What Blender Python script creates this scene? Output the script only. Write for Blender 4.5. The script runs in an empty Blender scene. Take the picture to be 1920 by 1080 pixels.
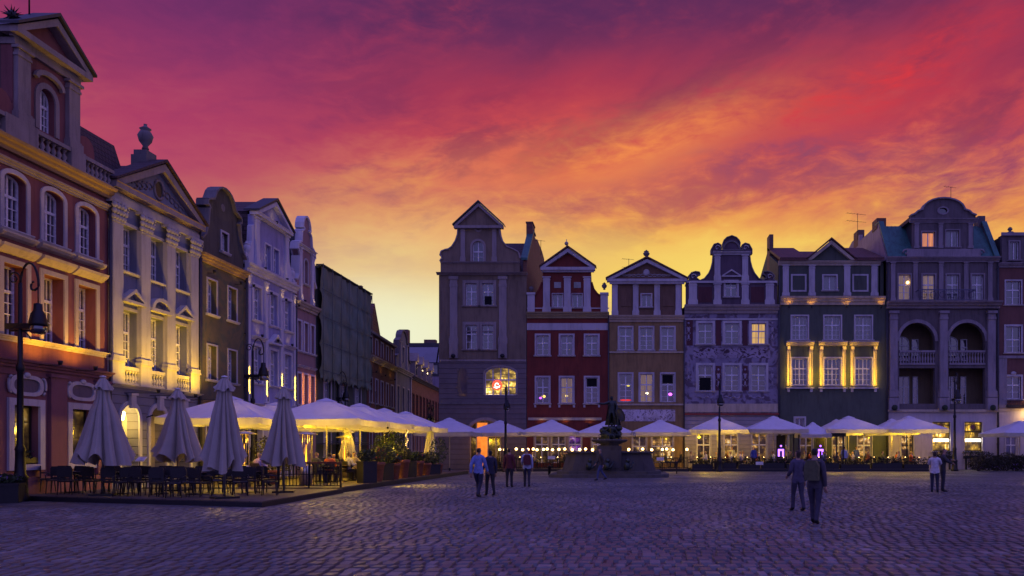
import bpy, bmesh, math, random
from math import sin, cos, pi, radians, atan, atan2, hypot, sqrt
from mathutils import Vector, Matrix, Euler
from mathutils.geometry import tessellate_polygon
random.seed(7)
C = bpy.context.scene.collection
SC = bpy.context.scene
# ---------------------------------------------------------------- camera
F, CX, CY, H = 1500.0, 1180.0, 842.0, 1.7          # focal length and principal point in photo pixels, eye height
cam_data = bpy.data.cameras.new('camera'); cam = bpy.data.objects.new('camera', cam_data); C.objects.link(cam)
cam.location = (0, 0, H); cam.rotation_euler = (pi/2, 0, 0)
cam_data.sensor_width = 36; cam_data.lens = 36*F/1920
cam_data.shift_x = (960-CX)/1920; cam_data.shift_y = (CY-540)/1920
cam_data.clip_end = 3000; SC.camera = cam
SC.view_settings.view_transform = 'Standard'; SC.view_settings.look = 'None'
SC.view_settings.exposure = 0; SC.view_settings.gamma = 1
# ---------------------------------------------------------------- node helpers
class S_:
    """a socket with arithmetic"""
    def __init__(s, nt, so): s.nt, s.so = nt, so
    def m(s, op, *a, clamp=False):
        n = s.nt.nodes.new('ShaderNodeMath'); n.operation = op; n.use_clamp = clamp
        for i, x in enumerate((s,)+a):
            if isinstance(x, S_): s.nt.links.new(x.so, n.inputs[i])
            else: n.inputs[i].default_value = x
        return S_(s.nt, n.outputs[0])
    def __add__(s, o): return s.m('ADD', o)
    def __sub__(s, o): return s.m('SUBTRACT', o)
    def __mul__(s, o): return s.m('MULTIPLY', o)
    def __truediv__(s, o): return s.m('DIVIDE', o)
    def sq(s): return s.m('MULTIPLY', s)
    def rng(s, a, b, c=0., d=1., smooth=True):
        n = s.nt.nodes.new('ShaderNodeMapRange'); n.interpolation_type = 'SMOOTHSTEP' if smooth else 'LINEAR'
        s.nt.links.new(s.so, n.inputs[0])
        for i, x in enumerate((a, b, c, d)): n.inputs[i+1].default_value = x
        return S_(s.nt, n.outputs[0])
def lin(c):
    return tuple((x/255/12.92 if x/255 <= .04045 else ((x/255+.055)/1.055)**2.4) for x in c)
def ramp(nt, fac, stops, interp='LINEAR'):
    n = nt.nodes.new('ShaderNodeValToRGB'); n.color_ramp.interpolation = interp
    e = n.color_ramp.elements
    while len(e) < len(stops): e.new(.5)
    for k, (p, c) in zip(e, stops): k.position = p; k.color = tuple(c)+(1,) if len(c) == 3 else c
    nt.links.new(fac.so if isinstance(fac, S_) else fac, n.inputs[0]); return n.outputs[0]
def mix(nt, fac, a, b, mode='MIX'):
    n = nt.nodes.new('ShaderNodeMix'); n.data_type = 'RGBA'; n.blend_type = mode; n.clamp_factor = True
    for i, x in ((0, fac), (6, a), (7, b)):
        if isinstance(x, S_): nt.links.new(x.so, n.inputs[i])
        elif isinstance(x, bpy.types.NodeSocket): nt.links.new(x, n.inputs[i])
        elif i: n.inputs[i].default_value = tuple(x)+(1,)
        else: n.inputs[i].default_value = x
    return n.outputs[2]
def noise(nt, vec, scale, detail=4, rough=.55, dist=0, dims='3D', lac=2.):
    n = nt.nodes.new('ShaderNodeTexNoise'); n.noise_dimensions = dims
    n.inputs['Scale'].default_value = scale; n.inputs['Detail'].default_value = detail
    n.inputs['Roughness'].default_value = rough; n.inputs['Distortion'].default_value = dist; n.inputs['Lacunarity'].default_value = lac
    if vec is not None: nt.links.new(vec, n.inputs['Vector'])
    return S_(nt, n.outputs['Fac'])
def comb(nt, x, y, z=0.):
    n = nt.nodes.new('ShaderNodeCombineXYZ')
    for i, q in enumerate((x, y, z)):
        if isinstance(q, S_): nt.links.new(q.so, n.inputs[i])
        else: n.inputs[i].default_value = q
    return n.outputs[0]
# ---------------------------------------------------------------- sky: a sunset in the west, blue dusk behind and overhead
def azel(px, py):
    return math.degrees(atan((px-CX)/F)), math.degrees(atan((CY-py)/hypot(F, px-CX)))
def make_world():
    w = bpy.data.worlds.new('World'); SC.world = w; w.use_nodes = True
    nt = w.node_tree; nt.nodes.clear()
    tc = nt.nodes.new('ShaderNodeTexCoord'); sp = nt.nodes.new('ShaderNodeSeparateXYZ')
    nt.links.new(tc.outputs['Generated'], sp.inputs[0])
    x, y, z = (S_(nt, sp.outputs[i]) for i in range(3))
    D = 180/pi
    az = x.m('ARCTAN2', y)*D
    el = z.m('ARCSINE')*D
    # low frequency warp, then wind-drawn streaks that climb to the north (right)
    v0 = comb(nt, az*.05, el*.09, 3.1)
    w1 = noise(nt, v0, 1.0, 3, .5)-.5
    v1 = comb(nt, az*.05+11., el*.09, 7.7)
    w2 = noise(nt, v1, 1.3, 3, .5)-.5
    a2 = az+w1*6; e2 = el+w2*3.4
    th = radians(19)
    U = a2*cos(th)+e2*sin(th); V = e2*cos(th)-a2*sin(th)
    th2 = radians(3)
    U2 = a2*cos(th2)+e2*sin(th2); V2 = e2*cos(th2)-a2*sin(th2)
    hi = el.rng(8, 20)                              # streaks tilt more high up
    n_hi = noise(nt, comb(nt, U*.075, V*.24, 1.), 1, 5, .56, .15)
    n_lo = noise(nt, comb(nt, U2*.08, V2*.42, 5.), 1, 5, .58, .1)
    n = n_hi*hi+n_lo*(hi*-1+1)
    n_f = noise(nt, comb(nt, U2*.42, V2*1.15, 9.), 1, 5, .62, .25)-.5    # fine wisps
    t = el + (n-.5)*10 + n_f*5.2
    # thin lit cloud, colour by height above the horizon
    lit = ramp(nt, t.rng(0, 36, smooth=False), [
        (.00, lin((226, 226, 190))), (.20, lin((240, 222, 140))), (.32, lin((246, 202, 96))), (.42, lin((236, 152, 82))),
        (.50, lin((222, 112, 84))), (.58, lin((196, 72, 80))), (.67, lin((158, 56, 84))), (.78, lin((112, 48, 90))), (.95, lin((78, 40, 90)))])
    # shaded cloud bellies
    dark = ramp(nt, el.rng(0, 36, smooth=False), [
        (.00, lin((214, 196, 160))), (.24, lin((206, 150, 112))), (.38, lin((172, 98, 100))), (.55, lin((124, 54, 84))),
        (.75, lin((88, 42, 84))), (1., lin((60, 34, 80)))])
    m = noise(nt, comb(nt, U*.085, V*.3, 21.), 1, 5, .58, .2)*hi + noise(nt, comb(nt, U2*.09, V2*.5, 25.), 1, 5, .58, .15)*(hi*-1+1)
    mask = (m+n_f*.34).rng(.47, .66)*(hi*-.28+.8)
    col = mix(nt, mask, lit, dark)
    def blob(px, py, ra, re, tilt=0., k=1.):
        A, E = azel(px, py); t_ = radians(tilt)
        da = a2*.6+az*.4-A; de = e2*.5+el*.5-E
        u = (da*cos(t_)+de*sin(t_))/ra; v = (de*cos(t_)-da*sin(t_))/re
        q = u.sq()+v.sq()
        return (q*-1).m('EXPONENT')*k
    wis = (n_f*3+.8)
    # glow where the sun went down, purple to the south, crimson streaks to the north
    col = mix(nt, blob(780, 560, 15, 4.6, 0, .6), col, lin((250, 222, 120)))
    col = mix(nt, blob(740, 630, 11, 5.2, 0, 1.), col, lin((240, 241, 206)))
    col = mix(nt, blob(1200, 500, 10, 2.3, 3, .95), col, lin((252, 218, 96)))
    col = mix(nt, blob(1430, 530, 6, 2.6, 0, .85), col, lin((255, 226, 110)))
    col = mix(nt, blob(900, 490, 14, 1.6, 2, .55), col, lin((222, 170, 120)))
    col = mix(nt, blob(300, 20, 14, 7, 0, .75), col, lin((106, 46, 108)))
    col = mix(nt, blob(300, 290, 10, 6, 0, .8), col, lin((172, 62, 104)))
    col = mix(nt, blob(1230, 285, 10, 2.4, 12, .9)*wis, col, lin((250, 146, 76)))
    col = mix(nt, blob(1600, 190, 13, 2.6, 20, .75)*wis, col, lin((214, 58, 68)))
    col = mix(nt, blob(1150, 0, 26, 3.2, 5, .7)*wis, col, lin((88, 44, 90)))
    col = mix(nt, blob(1050, 150, 15, 1.8, 6, .32)*wis, col, lin((206, 64, 76)))
    col = mix(nt, blob(1480, 300, 9, 1.8, 2, .7)*wis, col, lin((140, 74, 104)))
    col = mix(nt, blob(1820, 330, 8, 2.4, 16, .6)*wis, col, lin((140, 68, 104)))
    col = mix(nt, blob(1100, 375, 14, 1.3, 3, .45)*wis, col, lin((160, 88, 100)))
    # the rest of the sky: a weak Nishita twilight under a violet-blue veil
    sky = nt.nodes.new('ShaderNodeTexSky'); sky.sky_type = 'NISHITA'; sky.sun_disc = False
    sky.sun_elevation = radians(1.5); sky.sun_rotation = radians(-14)
    veil = mix(nt, el.rng(0, 60), (.135, .13, .60), (.225, .205, .94))
    veil = mix(nt, noise(nt, tc.outputs['Generated'], 2.2, 5, .6)*.5, veil, (.22, .115, .50))
    ns = nt.nodes.new('ShaderNodeVectorMath'); ns.operation = 'SCALE'; nt.links.new(sky.outputs[0], ns.inputs[0]); ns.inputs['Scale'].default_value = .06
    back = mix(nt, 1., veil, ns.outputs[0], 'ADD')
    k = y.rng(-.05, .45)*el.rng(30, 52, 1, 0)
    col = mix(nt, k, back, col)
    col = mix(nt, el.rng(-3, -.2), (.02, .018, .04), col)
    bg = nt.nodes.new('ShaderNodeBackground'); nt.links.new(col, bg.inputs[0]); bg.inputs[1].default_value = 1
    out = nt.nodes.new('ShaderNodeOutputWorld'); nt.links.new(bg.outputs[0], out.inputs[0])
make_world()
# the sun has just gone: a last weak glow from the west, level with the roofs
sd = bpy.data.lights.new('sun', 'SUN'); sun = bpy.data.objects.new('sun', sd); C.objects.link(sun)
sd.energy = .5; sd.angle = radians(10); sd.color = (1, .62, .34)
sun.rotation_euler = (radians(88.5), 0, radians(180+14))
# ---------------------------------------------------------------- materials
MATS = {}
def newmat(name):
    m = bpy.data.materials.new(name); m.use_nodes = True; nt = m.node_tree
    b = nt.nodes['Principled BSDF']; MATS[name] = m
    return m, nt, b
def objco(nt):
    return nt.nodes.new('ShaderNodeTexCoord').outputs['Object']
def scaled(nt, vec, s):
    n = nt.nodes.new('ShaderNodeMapping'); nt.links.new(vec, n.inputs[0]); n.inputs['Scale'].default_value = s; return n.outputs[0]
def bump(nt, b, h, dist=.02, strength=.6):
    n = nt.nodes.new('ShaderNodeBump'); n.inputs['Distance'].default_value = dist; n.inputs['Strength'].default_value = strength
    nt.links.new(h.so if isinstance(h, S_) else h, n.inputs['Height']); nt.links.new(n.outputs[0], b.inputs['Normal'])
def setc(nt, b, c):
    if isinstance(c, bpy.types.NodeSocket): nt.links.new(c, b.inputs['Base Color'])
    else: b.inputs['Base Color'].default_value = tuple(c)+(1,)
def plaster(name, c, stain=.35, rough=.9, scale=1., b_=.4):
    m, nt, b = newmat(name); co = objco(nt)
    n1 = noise(nt, scaled(nt, co, (.5, .5, .28)), 1.3*scale, 5, .6)
    n2 = noise(nt, scaled(nt, co, (3, 3, .5)), 1.2*scale, 5, .65)      # rain streaks
    n3 = noise(nt, co, 26, 4, .6)
    n4 = noise(nt, scaled(nt, co, (6, 6, .35)), 1.1, 4, .6)                 # narrow runs below sills and ledges
    f = (n1.rng(.38, .66)*.5+n2.rng(.46, .68)*.5+n4.rng(.56, .74)*.45)
    d = tuple(x*(1-min(.75, stain*1.35)) for x in c)
    col = mix(nt, f, c, d)
    col = mix(nt, n3.rng(.3, .7)*.18, col, tuple(min(1, x*1.35) for x in c))
    setc(nt, b, col); b.inputs['Roughness'].default_value = rough
    bump(nt, b, n3*.4+n1, .012, b_)
    return m
def brick(name, c1, c2, mortar, w=.25, h=.075, m_=.012, horiz='xz', bs=.5, rough=.85):
    m, nt, b = newmat(name); co = objco(nt)
    sp = nt.nodes.new('ShaderNodeSeparateXYZ'); nt.links.new(co, sp.inputs[0])
    a = {'x': 0, 'y': 1, 'z': 2}
    v = comb(nt, S_(nt, sp.outputs[a[horiz[0]]]), S_(nt, sp.outputs[a[horiz[1]]]), 0.)
    t = nt.nodes.new('ShaderNodeTexBrick'); nt.links.new(v, t.inputs['Vector'])
    t.inputs['Scale'].default_value = 1; t.inputs['Brick Width'].default_value = w; t.inputs['Row Height'].default_value = h
    t.inputs['Mortar Size'].default_value = m_; t.inputs['Mortar Smooth'].default_value = .3
    t.inputs['Color1'].default_value = tuple(c1)+(1,); t.inputs['Color2'].default_value = tuple(c2)+(1,); t.inputs['Mortar'].default_value = tuple(mortar)+(1,)
    n = noise(nt, co, 1.1, 4, .6)
    setc(nt, b, mix(nt, n.rng(.35, .75)*.5, t.outputs['Color'], tuple(x*.5 for x in c1)))
    b.inputs['Roughness'].default_value = rough
    bump(nt, b, S_(nt, t.outputs['Fac'])*-1, .012, bs)
    return m
def tiles(name, c1, c2):
    """clay roof tiles in rows down the slope"""
    m, nt, b = newmat(name); co = objco(nt)
    sp = nt.nodes.new('ShaderNodeSeparateXYZ'); nt.links.new(co, sp.inputs[0])
    v = comb(nt, S_(nt, sp.outputs[0])+S_(nt, sp.outputs[1])*.37, S_(nt, sp.outputs[2]), 0.)
    t = nt.nodes.new('ShaderNodeTexBrick'); nt.links.new(v, t.inputs['Vector'])
    for k, q in (('Scale', 1), ('Brick Width', .22), ('Row Height', .24), ('Mortar Size', .02), ('Mortar Smooth', .6)): t.inputs[k].default_value = q
    t.inputs['Color1'].default_value = tuple(c1)+(1,); t.inputs['Color2'].default_value = tuple(c2)+(1,); t.inputs['Mortar'].default_value = tuple(x*.25 for x in c1)+(1,)
    n = noise(nt, co, 1.6, 4, .6)
    setc(nt, b, mix(nt, n.rng(.4, .75)*.6, t.outputs['Color'], tuple(x*.45 for x in c1)))
    b.inputs['Roughness'].default_value = .75
    z = S_(nt, sp.outputs[2])
    saw = (z/.24).m('FRACT')
    bump(nt, b, saw*-1+S_(nt, t.outputs['Fac'])*-.6, .05, .8)
    return m
def simple(name, c, rough=.5, metal=0., n=0., ns=8., var=.3):
    m, nt, b = newmat(name); co = objco(nt)
    q = noise(nt, co, ns, 4, .6)
    setc(nt, b, mix(nt, q.rng(.35, .7), c, tuple(x*(1-var) for x in c)))
    b.inputs['Roughness'].default_value = rough; b.inputs['Metallic'].default_value = metal
    if n: bump(nt, b, q, .02, n)
    return m
def emit(name, c, k, var=0., ns=3.):
    m, nt, b = newmat(name)
    b.inputs['Base Color'].default_value = tuple(x*.3 for x in c)+(1,)
    b.inputs['Emission Color'].default_value = tuple(c)+(1,); b.inputs['Emission Strength'].default_value = k
    if var:
        q = noise(nt, objco(nt), ns, 4, .6)
        nt.links.new(mix(nt, q.rng(.35, .7)*var, c, tuple(x*.15 for x in c)), b.inputs['Emission Color'])
    return m
def fabric(name, c, trans=.25):
    m, nt, b = newmat(name); co = objco(nt)
    q = noise(nt, co, 2.5, 4, .6); q2 = noise(nt, scaled(nt, co, (1, 1, .25)), 9, 3, .6)
    col = mix(nt, q.rng(.4, .7)*.5, c, tuple(x*.8 for x in c)); setc(nt, b, col)
    b.inputs['Roughness'].default_value = .9; bump(nt, b, q2, .02, .25)
    tr = nt.nodes.new('ShaderNodeBsdfTranslucent'); nt.links.new(col, tr.inputs[0])
    mx = nt.nodes.new('ShaderNodeMixShader'); mx.inputs[0].default_value = trans
    nt.links.new(b.outputs[0], mx.inputs[1]); nt.links.new(tr.outputs[0], mx.inputs[2])
    nt.links.new(mx.outputs[0], nt.nodes['Material Output'].inputs[0])
    return m
def pane_mat(name, curtain, dark, spec=.6, tint=None, k=0.):
    """window glass with curtains and a dim room behind it; differs from pane to pane"""
    m, nt, b = newmat(name); co = objco(nt)
    oi = nt.nodes.new('ShaderNodeObjectInfo'); r = S_(nt, oi.outputs['Random'])
    sp = nt.nodes.new('ShaderNodeSeparateXYZ'); nt.links.new(co, sp.inputs[0]); x, z = S_(nt, sp.outputs[0]), S_(nt, sp.outputs[2])
    folds = noise(nt, comb(nt, x*6, z*.4, r*9), 1, 2, .5)
    big = noise(nt, comb(nt, x*.9, z*.7, r*31), 1, 3, .5)
    f = (big+(r-.5)*.5).rng(.40, .52)
    cur = mix(nt, folds.rng(.2, .8), curtain, tuple(q*.7 for q in curtain))
    setc(nt, b, mix(nt, f, cur, dark)); b.inputs['Roughness'].default_value = .06
    b.inputs['Specular IOR Level'].default_value = spec; b.inputs['Coat Weight'].default_value = 1.; b.inputs['Coat IOR'].default_value = 1.9; b.inputs['Coat Roughness'].default_value = .03
    bump(nt, b, noise(nt, co, .9, 1, .5), .01, .06)
    if tint:
        fo = mix(nt, folds.rng(.35, .65)*.6, tint, tuple(q*.35 for q in tint))
        nt.links.new(fo, b.inputs['Emission Color']); b.inputs['Emission Strength'].default_value = k
    return m
def shop_mat(name, warm, k, sx=2.2, sz=2.6):
    """a lit shop or restaurant interior seen through glass: shelves, bottles, lamps"""
    m, nt, b = newmat(name); co = objco(nt)
    oi = nt.nodes.new('ShaderNodeObjectInfo'); r = S_(nt, oi.outputs['Random'])
    sp = nt.nodes.new('ShaderNodeSeparateXYZ'); nt.links.new(co, sp.inputs[0]); x, z = S_(nt, sp.outputs[0]), S_(nt, sp.outputs[2])
    n1 = noise(nt, comb(nt, x*sx*.6, z*sz*.6, r*17), 1, 3, .55)
    n2 = noise(nt, comb(nt, x*sx*2.6, z*sz*1.3, r*7), 1, 2, .5)
    sh = ((z*1.9).m('FRACT')).rng(.05, .25)
    f = n1.rng(.38, .68)*(n2.rng(.35, .6)*.7+.3)*(sh*.7+.3)
    nt.links.new(ramp(nt, f, [(0, tuple(q*.03 for q in warm)), (.35, tuple(q*.25 for q in warm)), (.7, tuple(q*.8 for q in warm)), (1, (1, .85, .5))]), b.inputs['Emission Color'])
    b.inputs['Emission Strength'].default_value = k; b.inputs['Base Color'].default_value = (.02, .015, .02, 1); b.inputs['Roughness'].default_value = .08
    return m
def sgraffito(name, dark, light, scale, lo=.5, hi=.56, sx=1., sz=1.):
    """light ornament scratched into dark plaster"""
    m, nt, b = newmat(name); co = objco(nt)
    cs = scaled(nt, co, (scale*sx, scale, scale*sz))
    q = noise(nt, cs, 1, 3, .45, 1.6); q2 = noise(nt, cs, 2.6, 3, .5, 1.1); st = noise(nt, co, .7, 4, .6)
    f = ((q-.5).m('ABSOLUTE')*-1+.5+(q2-.5)*.25)
    col = mix(nt, f.rng(lo-.06, hi-.06), dark, light)
    setc(nt, b, mix(nt, st.rng(.4, .7)*.5, col, tuple(x*.7 for x in dark))); b.inputs['Roughness'].default_value = .9
    return m
WHITE = simple('white_paint', (.80, .78, .78), .55)
TRIM = plaster('pale_stone', (.50, .47, .47), .3)
TRIM_D = plaster('grey_stone', (.19, .17, .165), .35)
TRIM_L = plaster('weathered_stone', (.30, .245, .225), .35)
TRIM_Y = plaster('cream_stone', (.50, .42, .30), .3)
GLASS = pane_mat('window_glass', (.045, .045, .075), (.010, .010, .020), 1.)
GLASS_D = pane_mat('dark_glass', (.10, .09, .11), (.01, .01, .018))
GLASS_OR = pane_mat('glass_orange_room', (.2, .1, .05), (.1, .05, .02), .5, (1, .33, .06), .9)
GLASS_YE = pane_mat('glass_yellow_room', (.2, .1, .05), (.1, .05, .02), .5, (1, .58, .08), .8)
GLASS_DIM = pane_mat('glass_dim_room', (.2, .14, .1), (.05, .04, .04), .5, (.5, .30, .12), .35)
SHOP = shop_mat('lit_shop', (1, .50, .10), .9)
SHOP_B = shop_mat('bright_shop', (1, .62, .10), 2.2, 1.5, 2.0)
SHOP_D = shop_mat('dim_shop', (1, .50, .12), .22)
SHOP_V = shop_mat('violet_bar', (.55, .12, 1), .7)
IRON = simple('black_iron', (.012, .012, .015), .45, .3, .1, 20)
BRONZE = simple('dark_bronze', (.05, .065, .06), .42, .7, .4, 9)
LEAD = simple('zinc_flashing', (.06, .06, .07), .6, .3)
COPPER = plaster('copper_patina', (.04, .15, .13), .5, .6, 1.5)
CLAY = tiles('clay_tiles', (.16, .055, .04), (.10, .04, .035))
CLAY_D = tiles('dark_tiles', (.07, .035, .035), (.045, .028, .032))
BRICK = brick('old_brick', (.27, .10, .055), (.17, .065, .04), (.14, .12, .10), horiz='yz')
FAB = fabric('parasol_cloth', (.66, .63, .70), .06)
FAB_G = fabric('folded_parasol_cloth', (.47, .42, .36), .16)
WOODD = simple('dark_wood', (.022, .016, .016), .5, 0, .3, 12)
WICKER = simple('dark_wicker', (.018, .015, .018), .6, 0, .5, 40)
TERRA = simple('terracotta', (.26, .09, .045), .8, 0, .2)
STEEL = simple('brushed_steel', (.55, .52, .48), .28, .9)
GRANITE = plaster('granite', (.16, .15, .16), .3, .7, 3)
BULB = emit('warm_bulb', (1, .58, .16), 8)
BULB_S = emit('bright_bulb', (1, .66, .22), 30)
STRIP = emit('light_strip', (1, .52, .05), 5)
YEL = (1, .62, .12)
# ---------------------------------------------------------------- mesh builder
def noseed(v): return abs(math.sin(v*12.9898)*43758.5453) % 1
class MB:
    def __init__(s): s.v = []; s.f = []; s.sm = []
    def add(s, vs, fs, smooth=False):
        n = len(s.v); s.v += [tuple(v) for v in vs]; s.f += [tuple(i+n for i in f) for f in fs]; s.sm += [smooth]*len(fs); return s
    def box(s, x0, x1, y0, y1, z0, z1):
        return s.add([(x, y, z) for x in (x0, x1) for y in (y0, y1) for z in (z0, z1)],
            [(0, 1, 3, 2), (4, 6, 7, 5), (0, 4, 5, 1), (2, 3, 7, 6), (0, 2, 6, 4), (1, 5, 7, 3)])
    def prism(s, out, y0, y1, holes=()):
        loops = [out]+list(holes); vl = [[Vector((x, z, 0)) for x, z in l] for l in loops]
        tr = tessellate_polygon(vl); flat = [p for l in loops for p in l]; n = len(flat)
        vs = [(x, y0, z) for x, z in flat]+[(x, y1, z) for x, z in flat]
        fs = [t for t in tr]+[tuple(i+n for i in reversed(t)) for t in tr]
        k = 0
        for l in loops:
            m = len(l)
            for i in range(m): a, b_ = k+i, k+(i+1) % m; fs.append((a, b_, b_+n, a+n))
            k += m
        return s.add(vs, fs)
    def prof(s, pts, x0, x1):            # profile of (y, z) drawn out along x
        tr = tessellate_polygon([[Vector((y, z, 0)) for y, z in pts]]); n = len(pts)
        vs = [(x0, y, z) for y, z in pts]+[(x1, y, z) for y, z in pts]
        return s.add(vs, [t for t in tr]+[tuple(i+n for i in reversed(t)) for t in tr]+[(i, (i+1) % n, (i+1) % n+n, i+n) for i in range(n)])
    def lathe(s, cx, cy, pr, n=12, cz=0.):
        vs = [(cx+r*cos(2*pi*i/n), cy+r*sin(2*pi*i/n), z+cz) for r, z in pr for i in range(n)]
        fs = [(j*n+i, j*n+(i+1) % n, (j+1)*n+(i+1) % n, (j+1)*n+i) for j in range(len(pr)-1) for i in range(n)]
        s.add(vs, fs, True)
        return s.add([], [])
    def tube(s, pts, r, n=6, closed=False):
        pts = [Vector(p) for p in pts]; rs = r if isinstance(r, (list, tuple)) else [r]*len(pts); vs = []
        for i, p in enumerate(pts):
            a = pts[max(i-1, 0)]; b_ = pts[min(i+1, len(pts)-1)]; t = (b_-a).normalized()
            u = t.cross(Vector((0, 0, 1)) if abs(t.z) < .9 else Vector((1, 0, 0))).normalized(); w = t.cross(u)
            vs += [p+u*cos(2*pi*k/n)*rs[i]+w*sin(2*pi*k/n)*rs[i] for k in range(n)]
        m = len(pts); fs = [(j*n+i, j*n+(i+1) % n, (j+1)*n+(i+1) % n, (j+1)*n+i) for j in range(m-1) for i in range(n)]
        s.add(vs, fs, True); k = len(s.v)-len(vs)
        s.f += [tuple(k+i for i in range(n))[::-1], tuple(k+(m-1)*n+i for i in range(n))]; s.sm += [False, False]
        return s
    def ball(s, c, r, n=10, sq=(1, 1, 1)):
        m = max(4, n//2+1)
        vs = [(c[0]+r*sq[0]*sin(pi*j/m)*cos(2*pi*i/n), c[1]+r*sq[1]*sin(pi*j/m)*sin(2*pi*i/n), c[2]+r*sq[2]*cos(pi*j/m)) for j in range(m+1) for i in range(n)]
        return s.add(vs, [(j*n+i, j*n+(i+1) % n, (j+1)*n+(i+1) % n, (j+1)*n+i) for j in range(m) for i in range(n)], True)
    def build(s, name, mat, parent=None, loc=None, rotz=None, fix=True):
        me = bpy.data.meshes.new(name); me.from_pydata(s.v, [], s.f); me.update()
        me.polygons.foreach_set('use_smooth', s.sm)
        if fix:
            bm = bmesh.new(); bm.from_mesh(me); bmesh.ops.remove_doubles(bm, verts=bm.verts, dist=1e-5)
            bmesh.ops.recalc_face_normals(bm, faces=bm.faces); bm.to_mesh(me); bm.free()
        if mat: me.materials.append(mat)
        o = bpy.data.objects.new(name, me); C.objects.link(o)
        if parent: o.parent = parent
        if loc: o.location = loc
        if rotz is not None: o.rotation_euler = (0, 0, rotz)
        return o
def tag(o, label=None, cat=None, group=None, kind=None):
    if label: o['label'] = label
    if cat: o['category'] = cat
    if group: o['group'] = group
    if kind: o['kind'] = kind
    return o
def thing(name, label, cat, loc=(0, 0, 0), rotz=0., group=None):
    o = bpy.data.objects.new(name, None); C.objects.link(o); o.location = loc; o.rotation_euler = (0, 0, rotz)
    return tag(o, label, cat, group)
def dup(o, loc=None, rotz=None, label=None, group=None, parent=None):
    r = o.copy(); C.objects.link(r)
    if loc is not None: r.location = loc
    if rotz is not None: r.rotation_euler = (0, 0, rotz)
    if label: r['label'] = label
    if group: r['group'] = group
    if parent: r.parent = parent
    for ch in list(o.children): dup(ch, parent=r)
    return r
def light(kind, loc, energy, color, parent=None, size=.1, spot=None, aim=None):
    d = bpy.data.lights.new('lamp_light', kind); d.energy = energy; d.color = color
    if kind in ('POINT', 'SPOT'): d.shadow_soft_size = size
    if spot: d.spot_size = radians(spot); d.spot_blend = .9
    o = bpy.data.objects.new('lamp_light', d); C.objects.link(o); o.location = loc
    if aim is not None: o.rotation_euler = (Vector(aim)-Vector(loc)).to_track_quat('-Z', 'Y').to_euler()
    if parent: o.parent = parent
    return o
# ---------------------------------------------------------------- ground
ZF, XL = 66.75, 21.4       # depth of the far row's facades; distance of the left row's facades
def ground_mat():
    m, nt, b = newmat('cobblestones'); co = objco(nt)
    sp = nt.nodes.new('ShaderNodeSeparateXYZ'); nt.links.new(co, sp.inputs[0]); x, y = S_(nt, sp.outputs[0]), S_(nt, sp.outputs[1])
    wx = noise(nt, co, .35, 2, .5)-.5; wy = noise(nt, scaled(nt, co, (1, 1, 1)), .22, 2, .5)-.5; wf = noise(nt, co, 3.1, 2, .5)-.5
    v = comb(nt, x+wx*1.2+wf*.09, y+wy*1.6+wf*.07, 0.)
    t = nt.nodes.new('ShaderNodeTexBrick'); nt.links.new(v, t.inputs['Vector'])
    for k, q in (('Scale', 1), ('Brick Width', .25), ('Row Height', .36), ('Mortar Size', .024), ('Mortar Smooth', .75), ('Bias', 0)): t.inputs[k].default_value = q
    t.inputs['Color1'].default_value = (.17, .165, .17, 1); t.inputs['Color2'].default_value = (.055, .055, .06, 1); t.inputs['Mortar'].default_value = (.012, .012, .014, 1)
    n1 = noise(nt, co, .25, 4, .6); n2 = noise(nt, co, 30, 3, .6); n3 = noise(nt, co, 5.5, 3, .6)
    col = mix(nt, n1.rng(.35, .7)*.45, t.outputs['Color'], (.05, .045, .05))
    col = mix(nt, n3.rng(.45, .8)*.4, col, (.20, .18, .19))
    setc(nt, b, col)
    rg = (n1.rng(.3, .7, .34, .6)+n3*.12); nt.links.new(rg.so, b.inputs['Roughness'])
    b.inputs['Specular IOR Level'].default_value = .55
    g = nt.nodes.new('ShaderNodeSeparateColor'); nt.links.new(t.outputs['Color'], g.inputs[0])
    bump(nt, b, S_(nt, t.outputs['Fac'])*-1+S_(nt, g.outputs[0])*2.2+n3*.7+n2*.12, .03, .9)
    return m
GROUND = ground_mat()
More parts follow.
